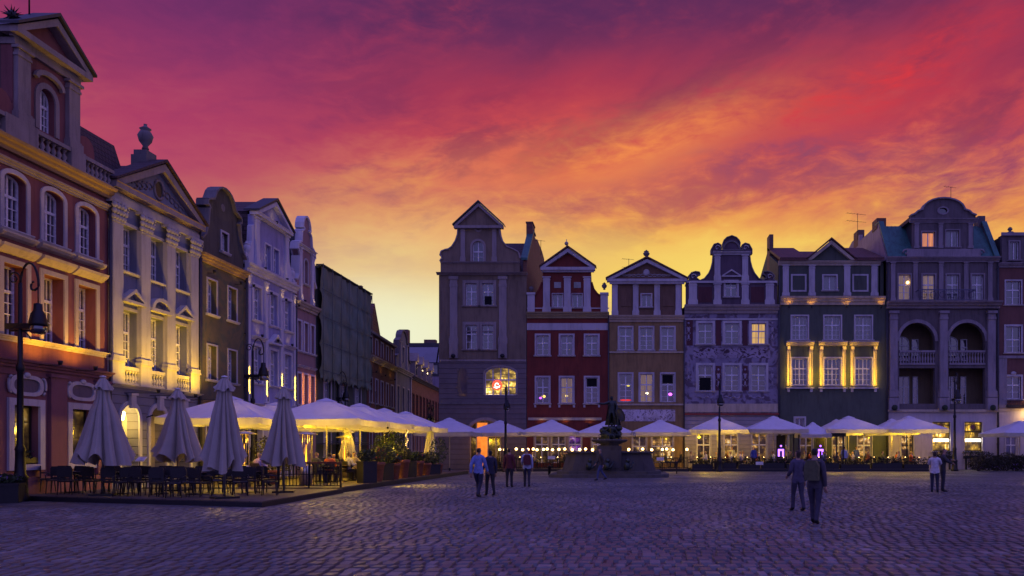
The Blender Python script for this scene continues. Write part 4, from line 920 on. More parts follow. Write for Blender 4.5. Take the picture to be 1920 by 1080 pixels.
# aedicule
h.win(am-.4, am+.4, 13.3, 14.9, arch=.4, rows=3, sur=.2, rec=.25, sill=False, smat=TRIM_L)
MB().prism([(am-.75, 15.1)]+arc(am, 15.1, .75, 180, 0, 8, .4)+[(am+.75, 15.1), (am+.6, 15.05)]+arc(am, 15.05, .6, 0, 180, 8, .28), -.18, -.056).build('window_hood', TRIM_L, h.e)
h.wall([(ax0+.15, 12.37), (ax1-.15, 12.37), (ax1-.15, 16.0), (ax0+.15, 16.0)], 'aedicule_wall', P1, th=.4)
MB().box(ax0+.16, ax1-.16, .41, 4.2, 12.1, 15.95).build('aedicule_side', plaster('aedicule_render', (.13, .07, .065), .3), h.e)
MB().box(ax0-.1, ax1+.1, .41, 4.3, 15.9, 16.02).box(ax0-.25, ax1+.2, .42, 4.4, 16.02, 16.25).build('side_entablature', TRIM_L, h.e)
for x in (ax0+.5, ax1-.5): h.pilaster(x, .6, 13.14, 15.75, TRIM_L, p=.16, cap=.35, base=.3)
MB().box(ax0+.1, ax1-.1, -.12, .4, 15.76, 15.98).build('architrave', TRIM_L, h.e)
h.cornice(15.98, 16.25, .4, ax0, ax1, TRIM_L, 'entablature'); h.pediment(ax0-.15, ax1+.15, 16.27, 17.5, .24, .42, TRIM_L, P1, coping=LEAD, y=0)
MB().prism([(ax0-.1, 16.28), (ax1+.1, 16.28), (am, 17.45)], .2, 4.2).build('aedicule_roof', LEAD, h.e)
for x, s_ in ((ax0+.15, -1), (ax1-.15, 1)):
    MB().prism([(x, 12.37), (x+s_*1.0, 12.37), (x+s_*1.0, 13.3)]+[(x+s_*(.5+.5*cos(t_)), 13.5+.5*sin(t_)) for t_ in [k*pi/8 for k in range(8)]]+[(x, 13.7)], .0, .4).build('side_volute', P1, h.e)
h.body(12.3, 11, rz=15.4, mat=P1)
m = MB(); m.tube([(am-.45, .3, 17.2), (am-.45, .3, 20.5)], .03, 5); m.build('flagpole', IRON, h.e)
sp_ = MB(); sx, sz = y_(27.75), 16.75; sp_.ball((sx, 0, sz), .17, 10)
for i in range(26):
    a_, b_ = i*2.4, math.asin(-1+2*(i+.5)/26); d = Vector((cos(a_)*cos(b_), sin(a_)*cos(b_), sin(b_))); sp_.tube([Vector((sx, 0, sz))+d*.15, Vector((sx, 0, sz))+d*.36], [.03, .004], 4)
sp_.build('spiked_ball', IRON, h.e)
downpipe(h, W-.05, 11.9, .5)
# ---- L2 palace-like house with giant pilasters
P2 = plaster('blue_grey_plaster', (.20, .21, .26), .25); P2T = plaster('cream_pilaster', (.43, .41, .38), .25); P2G = rusticated('blue_grey_rustication', (.20, .20, .25), .36)
h = L2 = left_house('blue-grey house with four cream giant pilasters and an urn-topped pediment', 32.87, 39.7, P2); W = h.w; y_ = lambda Y: Y-32.87
for i, Y in enumerate((34.25, 36.2, 38.15)):
    x = y_(Y)
    h.win(x-.5, x+.5, 9.25, 11.2, rows=3, sur=.13, rec=.35, smat=P2T); h.win(x-.5, x+.5, 5.25, 7.6, rows=4, sur=.13, rec=.35, smat=P2T, sill=False)
    if i == 1:
        MB().prism([(x-.75, 8.0)]+arc(x, 8.0, .75, 180, 0, 10, .5)+[(x+.6, 8.0)]+arc(x, 8.0, .58, 0, 180, 10, .34), -.3, -.001).box(x-.78, x+.78, -.3, -.001, 7.85, 7.99).build('hood', P2T, h.e)
    else: h.pediment(x-.78, x+.78, 8.02, 8.55, .13, .3, P2T, P2, name='hood')
    o = MB().box(x-.75, x+.75, -.14, -.002, 5.05, 5.2).box(x-.75, x+.75, -.12, -.002, 4.42, 4.52).build('apron', P2T, h.e); m = MB()
    for j in range(6): baluster(m, x-.5+j*.2, -.06, 4.52, 5.05, .08)
    m.build('balusters', P2T, o)
for x, top in ((y_(34.25), 3.6), (y_(36.3), 3.6), (y_(38.3), 3.6)):
    a, b_ = x-.62, x+.62; h.holes.append([(a, .02), (b_, .02)]+arc(x, top-.62, .62, 0, 180, 12))
h.wall([(0, 0), (W, 0), (W, 4.28), (0, 4.28)], 'lower_wall', P2G, th=.5); h.wall([(0, 4.282), (W, 4.282), (W, 12.1), (0, 12.1)], th=.5)
for i, x in enumerate((y_(34.25), y_(36.3), y_(38.3))):
    o = MB().prism(arc(x, 2.98, .8, 0, 180, 12)+arc(x, 2.98, .62, 180, 0, 12), -.07, -.001).box(x-.8, x-.62, -.07, -.001, 0, 2.98).box(x+.62, x+.8, -.07, -.001, 0, 2.98).build('arch_surround', TRIM, h.e)
    MB().box(x-.17, x+.17, -.2, -.071, 3.45, 4.0).box(x-.24, x+.24, -.25, -.071, 4.0, 4.1).build('keystone', TRIM, o)
    d = MB(); d.box(x-.6, x+.6, 1.2, 1.25, 0, 3.6); d = d.build('entrance_door', WOODD, h.e)
    m = MB(); m.box(x-.03, x+.03, 1.15, 1.199, 0, 3.5); m.box(x-.6, x+.6, 1.15, 1.199, 2.3, 2.36); m.box(x-.45, x-.1, 1.17, 1.199, .3, 2.1); m.box(x+.1, x+.45, 1.17, 1.199, .3, 2.1); m.build('door_panels', simple('brown_door_panel', (.06, .03, .02), .5), d)
    MB().box(x-.69, x-.63, .5, 1.3, 0, 3.6).build('arch_jamb', P2T, h.e); MB().box(x+.63, x+.69, .5, 1.3, 0, 3.6).build('arch_jamb', P2T, h.e)
    if i == 0:
        m = MB(); m.lathe(x, .35, [(0, -.02), (.10, 0), (.15, .3), (.05, .4), (0, .45)], 6, 2.95); m.tube([(x, .35, 3.4), (x, .35, 3.6)], .01, 4); l_ = m.build('hanging_lantern', BULB_S, h.e); light('POINT', (x, .35, 2.75), 45, (1, .62, .08), l_, .1)
    elif i == 1: light('POINT', (x, .8, 2.2), 12, (1, .5, .08), h.e, .1)
for Y in (33.2, 35.1, 37.05, 39.05):
    x = y_(Y); MB().box(x-.4, x+.4, -.22, 0, 4.42, 5.35).box(x-.45, x+.45, -.27, 0, 5.35, 5.45).build('pilaster_pedestal', P2T, h.e)
    m = MB(); m.box(x-.4, x+.4, -.26, 0, 5.45, 5.6); m.box(x-.33, x+.33, -.2, 0, 5.6, 11.1); m.build('pilaster', P2T, h.e)
    c = MB(); c.box(x-.36, x+.36, -.24, 0, 11.1, 11.18)
    for k in range(14): 
        a_ = -.34+.68*(k % 5)/4; c.ball((x+a_*(1+.12*(k//5)), -.22-.05*(k//5), 11.3+.22*(k//5)), .1, 6, (1, 1, 1.35))
    for s_ in (-1, 1): c.tube([(x+s_*(.42-.1*cos(t_)), -.3, 11.75+.1*sin(t_)) for t_ in [j*.8 for j in range(8)]], .045, 5)
    c.box(x-.48, x+.48, -.36, 0, 11.86, 11.98); c.build('capital', P2T, h.e)
h.cornice(4.28, 4.42, .3, mat=P2T, name='balcony_cornice'); h.band(12.0, 12.3, .12, mat=P2T, name='architrave'); h.wall([(0, 12.12), (W, 12.12), (W, 12.75), (0, 12.75)], 'frieze', P2T, y0=-.02, th=.4)
h.cornice(12.44, 12.76, .38, -.02, W+.02, MATS['ochre_cornice'])
h.pediment(-.05, W+.05, 12.77, 14.62, .3, .36, TRIM_L, P2, coping=CLAY_D); am = W/2
m = MB(); m.tube([(am+.36*cos(t_*.5), -.06, 13.45+.42*sin(t_*.5)) for t_ in range(14)], .07, 5)
for s_ in (-1, 1):
    for j in range(4): m.tube([(am+s_*(.7+j*.36+.2*cos(t_)), -.06, 13.1+.17*(3-j)*.6+.14*sin(t_)) for t_ in [k*.8 for k in range(7)]], .045, 4)
m.build('pediment_relief', TRIM_L, h.e); MB().prism([(am+.3*cos(t_*.5), 13.45+.36*sin(t_*.5)) for t_ in range(12)], -.05, -.041).build('oval_window', WOODD, h.e)
o = MB().box(am-.5, am+.5, .2, .9, 14.0, 14.9).box(am-.38, am+.38, .27, .85, 14.9, 15.15).build('urn_pedestal', TRIM_D, h.e); urn(h.e, am, .55, 14.75, 1.7, .34, TRIM_D, False)
h.body(12.8, 11, rz=15.6, mat=P2); MB().prof([(.9, 12.8), (1.7, 15.3), (4, 15.9), (4, 12.8)], .3, 3.0).build('attic_roof', CLAY_D, h.e); MB().prism([(.2, 12.8), (W-.2, 12.8), (W/2, 14.55)], .3, 5).build('pediment_roof', CLAY_D, h.e)
for Y, e in ((33.9, 260), (35.7, 110), (36.8, 110), (38.7, 320)): h.uplight(y_(Y), 4.2, e*1.8, 150, 1.45, (0, .0, 3), (1, .56, .008))
MB().tube([(y_(35.3), -.1, 3.1), (y_(35.3), -.4, 3.2)], .03, 5).build('lamp_bracket', IRON, h.e); downpipe(h, W-.03, 12.6)
# ---- L3 dark painted house
P3 = plaster('dark_ochre_plaster', (.10, .09, .065), .5); P3S = sgraffito('dark_painted', (.095, .10, .055), (.15, .12, .055), .8, .42, .54)
h = L3 = left_house('dark ochre house with faded wall painting between the blue-grey and the violet house', 39.72, 44.5, P3S); W = h.w; y_ = lambda Y: Y-39.72
for Y in (41.0, 43.1):
    x = y_(Y); h.win(x-.45, x+.45, 8.6, 10.35, rows=3, sur=.08, rec=.3); h.win(x-.45, x+.45, 5.25, 7.0, rows=3, sur=.08, rec=.3)
    h.win(x-.55, x+.55, .9, 3.0, rows=2, sur=.1, rec=.3, glass=SHL, frame=WOODD)
h.wall([(0, 0), (W, 0), (W, 11.2), (0, 11.2)]); h.cornice(11.1, 11.5, .35, mat=MATS['ochre_cornice']); h.cornice(3.9, 4.15, .5, mat=MATS['ochre_cornice'], name='shop_cornice'); h.band(3.4, 3.9, .05, mat=WOODD)
x = W/2+.15; h.win(x-.33, x+.33, 12.1, 13.1, rows=2, sur=.1, transom=1.1, rec=.2)
gp = [(.15, 11.51), (.15, 12.2), (.5, 12.5), (.75, 13.1), (.85, 13.9), (.7, 14.05), (.7, 14.3), (1.3, 14.5)]+arc(W/2, 14.5, 1.0, 165, 15, 8, .85)+[(W-1.3, 14.5), (W-.7, 14.3), (W-.7, 14.05), (W-.85, 13.9), (W-.75, 13.1), (W-.5, 12.5), (W-.15, 12.2), (W-.15, 11.51)]
h.wall(gp, 'gable', P3); outline_trim(h, gp[1:-1], .1, TRIM_D, y0=-.18); MB().prism(arc(W/2, 14.4, .2, 0, 330, 10), -.02, -.001).build('oculus', TRIM_D, h.e)
h.body(11.4, 11, rz=14.6, mat=P3); downpipe(h, W-.03, 11.2); downpipe(h, .04, 11.2)
MB().prof([(.36, 11.6), (.9, 14.3), (3.5, 15.0), (3.5, 11.6)], .15, W-.4).build('gable_body', CLAY_D, h.e)
for Y in (40.6, 43.4): h.uplight(y_(Y), 10.75, 2.5, 120, .35, (0, .3, 1), (1, .5, .05))
h.uplight(y_(42.), 3.2, 6, 130, .35, (0, .3, 1), (1, .5, .05))
# ---- L4 violet-white house
P4 = plaster('pale_violet_plaster', (.33, .32, .50), .3); P4T = plaster('white_violet_trim', (.58, .56, .60), .2)
h = L4 = left_house('pale blue-violet house with a pedimented dormer and strips of yellow light', 44.52, 51.2, P4); W = h.w; y_ = lambda Y: Y-44.52
for i, Y in enumerate((46.0, 48.1, 50.1)):
    x = y_(Y); h.win(x-.5, x+.5, 9.1, 11.0, rows=3, sur=.16, rec=.2, smat=P4T); h.win(x-.5, x+.5, 5.5, 7.6, rows=4, sur=.16, rec=.2, smat=P4T)
    h.win(x-.6, x+.6, .8, 3.1, rows=2, sur=.12, rec=.3, glass=SHL, frame=WOODD, smat=P4T)
    if i == 1: h.pediment(x-.8, x+.8, 8.05, 8.6, .12, .3, P4T, P4, name='hood')
    else: h.cornice(7.95, 8.15, .3, x-.8, x+.8, P4T, 'hood')
    h.uplight(x, 8.25, 2.5, 130, .3, (0, .28, .6), (1, .6, .1))
h.wall([(0, 0), (W, 0), (W, 11.8), (0, 11.8)]); h.cornice(11.65, 12.1, .4, mat=P4T); h.cornice(4.0, 4.3, .4, mat=P4T, name='shop_cornice')
for Y in (44.85, 47.05, 49.1, 51.0):
    x = y_(Y); h.pilaster(x, .36, 4.4, 11.5, P4T, p=.1); h.wallstrip(x, 4.5, 6.3, 9, .14, (1, .66, .08)); h.uplight(x, 10.9, 2.5, 130, .35, (0, .3, .8), (1, .6, .1))
ax0, ax1 = y_(45.6), y_(50.15); am = (ax0+ax1)/2
for s_ in (-.55, .55): h.win(am+s_-.36, am+s_+.36, 12.35, 13.75, rows=2, cols=1, sur=.1, transom=.6, rec=.2, smat=P4T, sill=False)
h.wall([(ax0, 12.1), (ax1, 12.1), (ax1, 15.1), (ax0, 15.1)], 'dormer_front', P4)
for x in (ax0+.3, ax1-.3): h.pilaster(x, .42, 12.12, 15.0, P4T, p=.12); h.uplight(x+(.5 if x < am else -.5), 12.2, 5, 100, .3, (0, .25, 3), (1, .6, .1))
h.cornice(15.0, 15.25, .35, ax0-.05, ax1+.05, P4T, 'dormer_cornice'); h.pediment(ax0-.1, ax1+.1, 15.27, 16.5, .22, .3, P4T, P4, coping=LEAD); h.uplight(am, 15.3, 3, 130, .3, (0, .25, 1), (1, .65, .1))
MB().box(ax0+.01, ax1-.01, .36, 4, 12.1, 15.2).build('dormer_body', CLAY_D, h.e); MB().prof([(.4, 12.2), (1.2, 15.0), (4, 15.6), (4, 12.2)], .15, ax0-.05).build('front_roof', CLAY_D, h.e); MB().prism([(ax0, 15.26), (ax1, 15.26), (am, 16.5)], .21, 4).build('dormer_roof', CLAY_D, h.e)
for s_, xa in ((-1, ax0), (1, ax1)):
    MB().prism([(xa, 12.11), (xa+s_*.95, 12.11), (xa+s_*.95, 12.7), (xa+s_*.55, 12.9), (xa+s_*.25, 13.5), (xa+s_*.18, 14.4), (xa, 14.5)], .0, .3).build('side_scroll', P4T, h.e)
urn(h.e, .4, .1, 12.1, 1.3, .26, P4T); urn(h.e, W-.3, .1, 12.1, 1.2, .24, P4T); h.body(12, 11, rz=15.2, mat=P4); downpipe(h, W-.04, 11.6); downpipe(h, .06, 11.6)
# ---- L5 ochre house with lit gable
P5 = plaster('pink_ochre_plaster', (.36, .22, .20), .3)
h = L5 = left_house('slim pink house with a lit scrolled gable beside the netted building', 51.22, 54.6, P5); W = h.w
for i in range(3):
    x = .62+i*1.08; h.win(x-.3, x+.3, 8.1, 10.0, rows=3, cols=1, sur=.12, rec=.2, smat=P4T); h.win(x-.3, x+.3, 4.6, 6.6, rows=3, cols=1, sur=.12, rec=.2, smat=P4T)
    h.wallstrip(x+.5, 4.3, 6.6, 7, .16, (1, .30, .02)); h.cornice(7.0, 7.15, .2, x-.45, x+.45, P4T, 'hood')
h.wall([(0, 0), (W, 0), (W, 11), (0, 11)]); h.cornice(10.8, 11.25, .4, mat=TRIM_Y)
gp = [(.2, 11.26), (.2, 12.6), (.5, 13.0), (.6, 14.2), (.35, 14.6), (.45, 15.0), (.9, 15.2), (1.0, 15.9), (1.3, 16.1)]+arc(W/2, 16.2, .55, 180, 0, 8, .8)+[(W-1.3, 16.1), (W-1.0, 15.9), (W-.9, 15.2), (W-.45, 15), (W-.35, 14.6), (W-.6, 14.2), (W-.5, 13), (W-.2, 12.6), (W-.2, 11.26)]
h.win(W/2-.3, W/2+.3, 12.6, 14.2, arch=.3, rows=2, cols=1, sur=.12); h.wall(gp, 'gable', P5); outline_trim(h, gp[1:-1], .12, P4T)
for x in (.75, W-.75): h.pilaster(x, .3, 11.3, 14.8, P4T); h.uplight(x, 11.35, 6, 90, .35, (0, .3, 3), (1, .6, .1))
h.cornice(14.8, 15.0, .25, .3, W-.3, P4T, 'gable_cornice')
MB().box(.7, W-.7, .36, 3, 11.3, 15.9).build('gable_body', LEAD, h.e); h.body(11.3, 11, rz=14.8, mat=P5)
# ---- L6 building wrapped in green netting
h = L6 = left_house('building under repair wrapped in dark green netting at the street corner', 54.62, 65.2, PE, name='netted_building'); W = h.w
m, nt, b = newmat('green_netting'); co = objco(nt); n1 = noise(nt, scaled(nt, co, (1.6, 1, .18)), 1.2, 5, .6); n2 = noise(nt, scaled(nt, co, (.5, 1, .4)), 1, 4, .6)
setc(nt, b, mix(nt, n2.rng(.35, .7), mix(nt, n1.rng(.3, .7), (.11, .17, .12), (.20, .25, .18)), (.20, .21, .12))); bump(nt, b, n1, .15, .6); b.inputs['Roughness'].default_value = .8; NET = m
m = MB(); nx, nz = 60, 30; vs = []
for j in range(nz+1):
    for i in range(nx+1):
        x = .02+(W-.04)*i/nx; z = 6.3+.35*abs(sin(i*.7))*(j == 0)+(14.2-6.3)*j/nz
        vs.append((x, -.35+.07*sin(i*.9+.3*sin(j*.5))+.05*sin(j*.8+i*.3)+(.09 if j % 7 == 3 else 0)+(.06 if i % 10 == 5 else 0), z))
m.add(vs, [(j*(nx+1)+i, j*(nx+1)+i+1, (j+1)*(nx+1)+i+1, (j+1)*(nx+1)+i) for j in range(nz) for i in range(nx)], True); m.build('netting', NET, h.e); m = MB()
for z in (7.1, 8.95, 10.8, 12.65): m.tube([(0, -.46, z), (W*.5, -.44, z-.03), (W, -.46, z)], .03, 5)
for i in range(7): m.tube([(.1+i*(W-.2)/6, -.47, 6.3), (.1+i*(W-.2)/6, -.47, 14.4)], .025, 5)
m.build('netting_ties', simple('tie_steel', (.13, .16, .13), .6, .3), h.e)
for i in range(3):
    for j in range(2): h.win(1.4+i*3.2, 2.7+i*3.2, 1.2+j*4.0-j*.4, 3.4+j*4.0, rows=3, sur=.1)
h.wall([(0, 0), (W, 0), (W, 14.1), (0, 14.1)]); h.cornice(14.1, 14.35, .5, mat=PE); m = MB()
for i in range(9):
    x = .1+i*(W-.2)/8; m.tube([(x, -.75, 0), (x, -.75, 6.4)], .03, 5)
m.tube([(0, -.75, 2.2), (W, -.75, 2.2)], .025, 5); m.tube([(0, -.75, 4.3), (W, -.75, 4.3)], .025, 5); m.box(0, W, -.8, -.1, 4.15, 4.2); m.box(0, W, -.8, -.1, 2.05, 2.1); m.build('scaffold', simple('scaffold_steel', (.08, .08, .09), .5, .5), h.e)
h.body(14.2, 10, rz=16.2, mat=PE); MB().box(1.2, 2.4, 1.5, 2.3, 14.2, 16.2).build('chimney', BRICK, h.e); MB().box(W-.7, W-.3, .2, .7, 14.2, 14.9).build('chimney', BRICK, h.e)
# ================================================================ street going on behind the corner
su = (-.0867, 1); sO = (-XL+.02, 65.25)
def street(label, a, b_, mat, **k):
    h = House(label, sO, su, 700, 710, mat, **k); p = Vector(sO)+Vector(su).normalized()*a
    h.t0 = a; h.w = b_-a; h.e.location = (p.x, p.y, 0); return h
PS1 = plaster('dark_red_street', (.15, .05, .038), .3)
h = street('dark red street house with a row of dormers and a lit cornice', 0, 10.9, PS1); W = h.w
for i in range(5):
    x = 1.2+i*2.1; h.win(x-.42, x+.42, 5.6, 7.6, rows=2, sur=.14, rec=.15); h.win(x-.42, x+.42, 1.6, 4.0, rows=2, sur=.14, rec=.15, glass=SHOP_D if i % 2 else GLASS)
h.wall([(0, 0), (W, 0), (W, 9.2), (0, 9.2)]); h.cornice(9.0, 9.4, .5, mat=TRIM_Y)
for i in range(5):
    x = 1.2+i*2.1; h.win(x-.4, x+.4, 9.75, 11.0, rows=1, transom=1.1, sur=.12, rec=.15, sill=False)
h.wall([(0, 9.42), (W, 9.42), (W, 11.3), (0, 11.3)], 'attic_wall', PS1); h.band(11.3, 11.5, .25, mat=TRIM_D)
h.body(11.3, 10, rz=14.2, mat=PS1, rmat=tiles('brown_red_tiles', (.20, .065, .045), (.14, .05, .04))); MB().box(8.6, 10.6, 4.4, 5.4, 12.5, 15.3).build('chimney', BRICK, h.e)
MB().prism([(1.5, 11.5), (6.5, 11.5), (4., 14.3)], .3, 4.5).build('cross_roof', MATS['brown_red_tiles'], h.e)
for x in (2.25, 6.4): h.uplight(x, 2.9 if x < 3 else 4.5, 16, 50, .3, (0, .2, 4), (1, .42, .05))
for x in (1.5, 5, 9): h.uplight(x, 8.2, 4, 130, .4, (0, .3, 1), (1, .6, .08))
PS2 = plaster('blue_grey_street', (.20, .21, .26), .3)
h = street('narrow blue-grey street house with a stepped gable', 10.95, 19.2, PS2); W = h.w
for i in range(3):
    x = 1.5+i*2.6; h.win(x-.45, x+.45, 5.2, 7.8, rows=2, sur=.14, rec=.15, glass=GLASS_D); h.win(x-.45, x+.45, 1.6, 4.0, rows=2, sur=.14, rec=.15, glass=GLASS_D)
h.wall([(0, 0), (W, 0), (W, 9.4), (0, 9.4)]); h.cornice(9.2, 9.6, .4, mat=TRIM)
for x in (.3, W-.3): h.pilaster(x, .4, .5, 9.2, TRIM)
h.win(W/2-.4, W/2+.4, 10.4, 11.9, rows=2, sur=.14, rec=.15, sill=False)
gp = [(.6, 9.61), (.6, 10.6), (1.6, 10.9), (1.6, 12.2), (W/2-1.5, 12.6)]+arc(W/2, 12.6, 1.5, 160, 20, 7, .9)+[(W/2+1.5, 12.6), (W-1.6, 12.2), (W-1.6, 10.9), (W-.6, 10.6), (W-.6, 9.61)]
h.wall(gp, 'gable', PS2); outline_trim(h, gp[1:-1], .12, TRIM_D)
for x in (W/2-1.6, W/2+1.6): h.pilaster(x, .3, 9.65, 12.3, TRIM)
h.body(9.5, 10, rz=13.6, mat=PS2, rmat=MATS['brown_red_tiles']); MB().box(5.5, 7.0, 4.2, 5.0, 12.5, 14.6).build('chimney', BRICK, h.e)
PS3 = brick('street_brick', (.36, .13, .08), (.26, .09, .06), (.15, .12, .1), w=.5, h=.16)
h = street('long brick street house with four lit attic dormers', 19.25, 40, PS3); W = h.w
for i in range(9):
    x = 1.3+i*2.25; h.win(x-.45, x+.45, 5.4, 7.6, rows=2, sur=.1, rec=.15, smat=MATS['dark_red_street']); h.win(x-.5, x+.5, 1.5, 3.9, rows=2, sur=.1, rec=.15, glass=GLASS_D)
h.wall([(0, 0), (W, 0), (W, 9.2), (0, 9.2)]); h.cornice(9.1, 9.4, .5, mat=TRIM_D); h.body(9.3, 10, rz=12.8, mat=PS3, rmat=tiles('violet_slate', (.07, .05, .06), (.05, .04, .05)))
for i in range(4):
    x = 5.5+i*3.6; m = MB(); m.box(x-.6, x+.6, .4, 3, 9.6, 11.5); m.prism([(x-.75, 11.5), (x+.75, 11.5), (x, 12.5)], .2, 3); o = m.build('dormer', TRIM_L, h.e); MB().box(x-.35, x+.35, .37, .399, 10.0, 11.2).build('pane', GLASS_D, o); light('POINT', (x, -.1, 11.2), 9, (1, .7, .3), o, .1)
# the house that closes the street
e_ = thing('end_house', 'distant house with a glazed blue roof closing the street', 'house', (-30.5, 108, 0), 0)
MB().box(-8, 9, 0, 12, 0, 11.5).build('wall', plaster('pale_lilac_wall', (.32, .26, .34), .3), e_)
m = MB()
for i in range(4): m.add([(-8+4.2*i, 0, 13.4), (-4.0+4.2*i, 0, 13.4), (-4.0+4.2*i, 1.2, 15.6), (-8+4.2*i, 1.2, 15.6)], [(0, 1, 2, 3)])
m.build('roof_glazing', GLASS, e_); MB().box(-8, 9, 1.3, 12, 11.5, 16.2).box(-8, 9, -.02, 1.29, 11.5, 13.3).build('roof', LEAD, e_); MB().box(-1.5, -.2, 3, 4, 16.2, 18.3).build('chimney', BRICK, e_); MB().box(2, 3.6, 3, 4, 16.2, 16.9).build('chimney', BRICK, e_)
m = MB()
for i in range(7): m.box(-7.5+i*2.2, -6.4+i*2.2, -.05, .0, 11.8, 13.0)
m.build('window', GLASS_D, e_)
# ================================================================ street furniture
def pxw(px, Y): return (px-CX)*Y/F
def street_lamp(X, Y, rot, label, top=7.8):
    t = thing('street_lamp', label, 'street lamp', (X, Y, 0), rot, 'old iron street lamps around the square')
    k = top/7.8
    MB().lathe(0, 0, [(0, 0), (.28, 0), (.28, .12), (.22, .2), (.2, .7), (.24, .78), (.16, .9), (.13, 1.6), (.16, 1.7), (.1, 1.85), (.085, 4.2*k), (.12, 4.25*k), (.12, 4.4*k), (.075, 4.5*k), (.06, 7.1*k), (0, 7.1*k)], 10).build('post', IRON, t)
    m = MB(); r = .30; pts = [(0, 0, 7.0*k)]+[(r-r*cos(a), 0, 7.0*k+.75*k*sin(a)) for a in [j*pi/10 for j in range(1, 11)]]
    pts += [(2*r-.02-.14+.14*cos(a)*(1-a/9), 0, 7.0*k-.14*sin(a)) for a in [j*.6 for j in range(1, 9)]]
    m.tube(pts, .035, 6); m.tube([(-.20+.20*cos(a)*(1-a/11), 0, 7.25*k+.22*sin(a)*(1-a/11)) for a in [j*.5-.6 for j in range(18)]], .025, 5)
    m.tube([(2*r-.02, 0, 7.0*k), (2*r-.02, 0, 6.4*k)], .018, 5); m.build('scroll_arm', IRON, t)
    m = MB(); m.tube([(-.35, 0, 5.55*k), (2*r, 0, 5.55*k)], .035, 6); m.box(-.45, .35, -.09, .09, 5.6*k, 5.78*k); m.tube([(.05+.3*sin(a), 0, 5.4*k+.14*cos(a*2)) for a in [j*.4 for j in range(9)]], .02, 5); m.build('bracket', IRON, t)
    x = 2*r-.02; m = MB(); m.lathe(x, 0, [(0, 6.45*k), (.12, 6.42*k), (.13, 6.2*k), (.2, 6.1*k), (.27, 5.78*k), (.27, 5.7*k), (0, 5.7*k)], 12); m.build('lantern', IRON, t)
    MB().lathe(x, 0, [(.23, 5.69*k), (.25, 5.6*k), (.22, 5.48*k), (.15, 5.44*k), (0, 5.43*k)], 12).build('glass_shade', MATS['window_glass'], t)
    return t
street_lamp(pxw(38, 26), 26, 0, 'black street lamp with scrolled arm in front of the dusty-red house')
street_lamp(pxw(474, 43.8), 43.8, 0, 'black street lamp with scrolled arm before the pale blue-violet house')
street_lamp(pxw(634, 58.5), 58.5, 0, 'dark street lamp with scrolled arm against the green netting', 7.4)
street_lamp(pxw(948, 60), 60, pi/2, 'street lamp standing before the arched lit window of the grey corner house', 6.6)
street_lamp(pxw(1349, 60.3), 60.3, -pi/2, 'street lamp in front of the painted scroll-gabled house', 7.0)
street_lamp(pxw(1790, 62), 62, -pi/2, 'street lamp standing between the two lit windows of the loggia house', 7.6)
street_lamp(pxw(803, 76), 76, pi/2, 'far left of the two street lamps in the side street', 6.2); street_lamp(pxw(812, 80), 80, -pi/2, 'far right of the two street lamps in the side street', 6.2)
# ---- decks
DECK = brick('deck_boards', (.10, .07, .055), (.075, .05, .04), (.01, .01, .01), w=2.4, h=.14, m_=.008, horiz='xy', rough=.6)
EDGE = simple('deck_edge', (.012, .011, .014), .6)
def slab(name, label, poly, z0, z1):
    t = thing(name, label, 'deck', (poly[0][0], poly[0][1], 0)); ox, oy = poly[0]
    P_ = [(x-ox, y-oy) for x, y in poly]; n = len(P_)
    def pl(a, b_, e, nm, mt):
        c = (sum(p[0] for p in P_)/n, sum(p[1] for p in P_)/n); Q = [(c[0]+(x-c[0])*e, c[1]+(y-c[1])*e) for x, y in P_]
        m = MB(); m.add([(x, y, a) for x, y in Q]+[(x, y, b_) for x, y in Q], [tuple(range(n))[::-1], tuple(range(n, 2*n))]+[(i, (i+1) % n, (i+1) % n+n, i+n) for i in range(n)]); m.build(nm, mt, t)
    pl(z0, z1-.03, 1., 'base', EDGE); pl(z1-.028, z1, .994, 'boards', DECK)
slab('terrace_deck', 'low wooden deck with dark edge under the four folded parasols', [(-20.3, 26.4), (-10.7, 23.3), (-11.05, 30.9), (-20.2, 30.9)], 0, .17)
slab('terrace_deck', 'long wooden deck under the big lit parasols along the left row', [(-18.9, 30.95), (-11.25, 30.95), (-11.1, 55.2), (-18.9, 55.2)], 0, .21)
slab('terrace_deck', 'dark deck before the red house behind the row of lamp globes', [(pxw(928, 60.7), 60.7), (pxw(1292, 60.7), 60.7), (pxw(1292, 60.7), 65.6), (pxw(928, 60.7), 65.6)], 0, .2)
slab('terrace_deck', 'wide dark deck with diners before the painted and green houses', [(pxw(1296, 60.7), 60.7), (pxw(1742, 60.7), 60.7), (pxw(1742, 60.7), 65.6), (pxw(1296, 60.7), 65.6)], 0, .2)
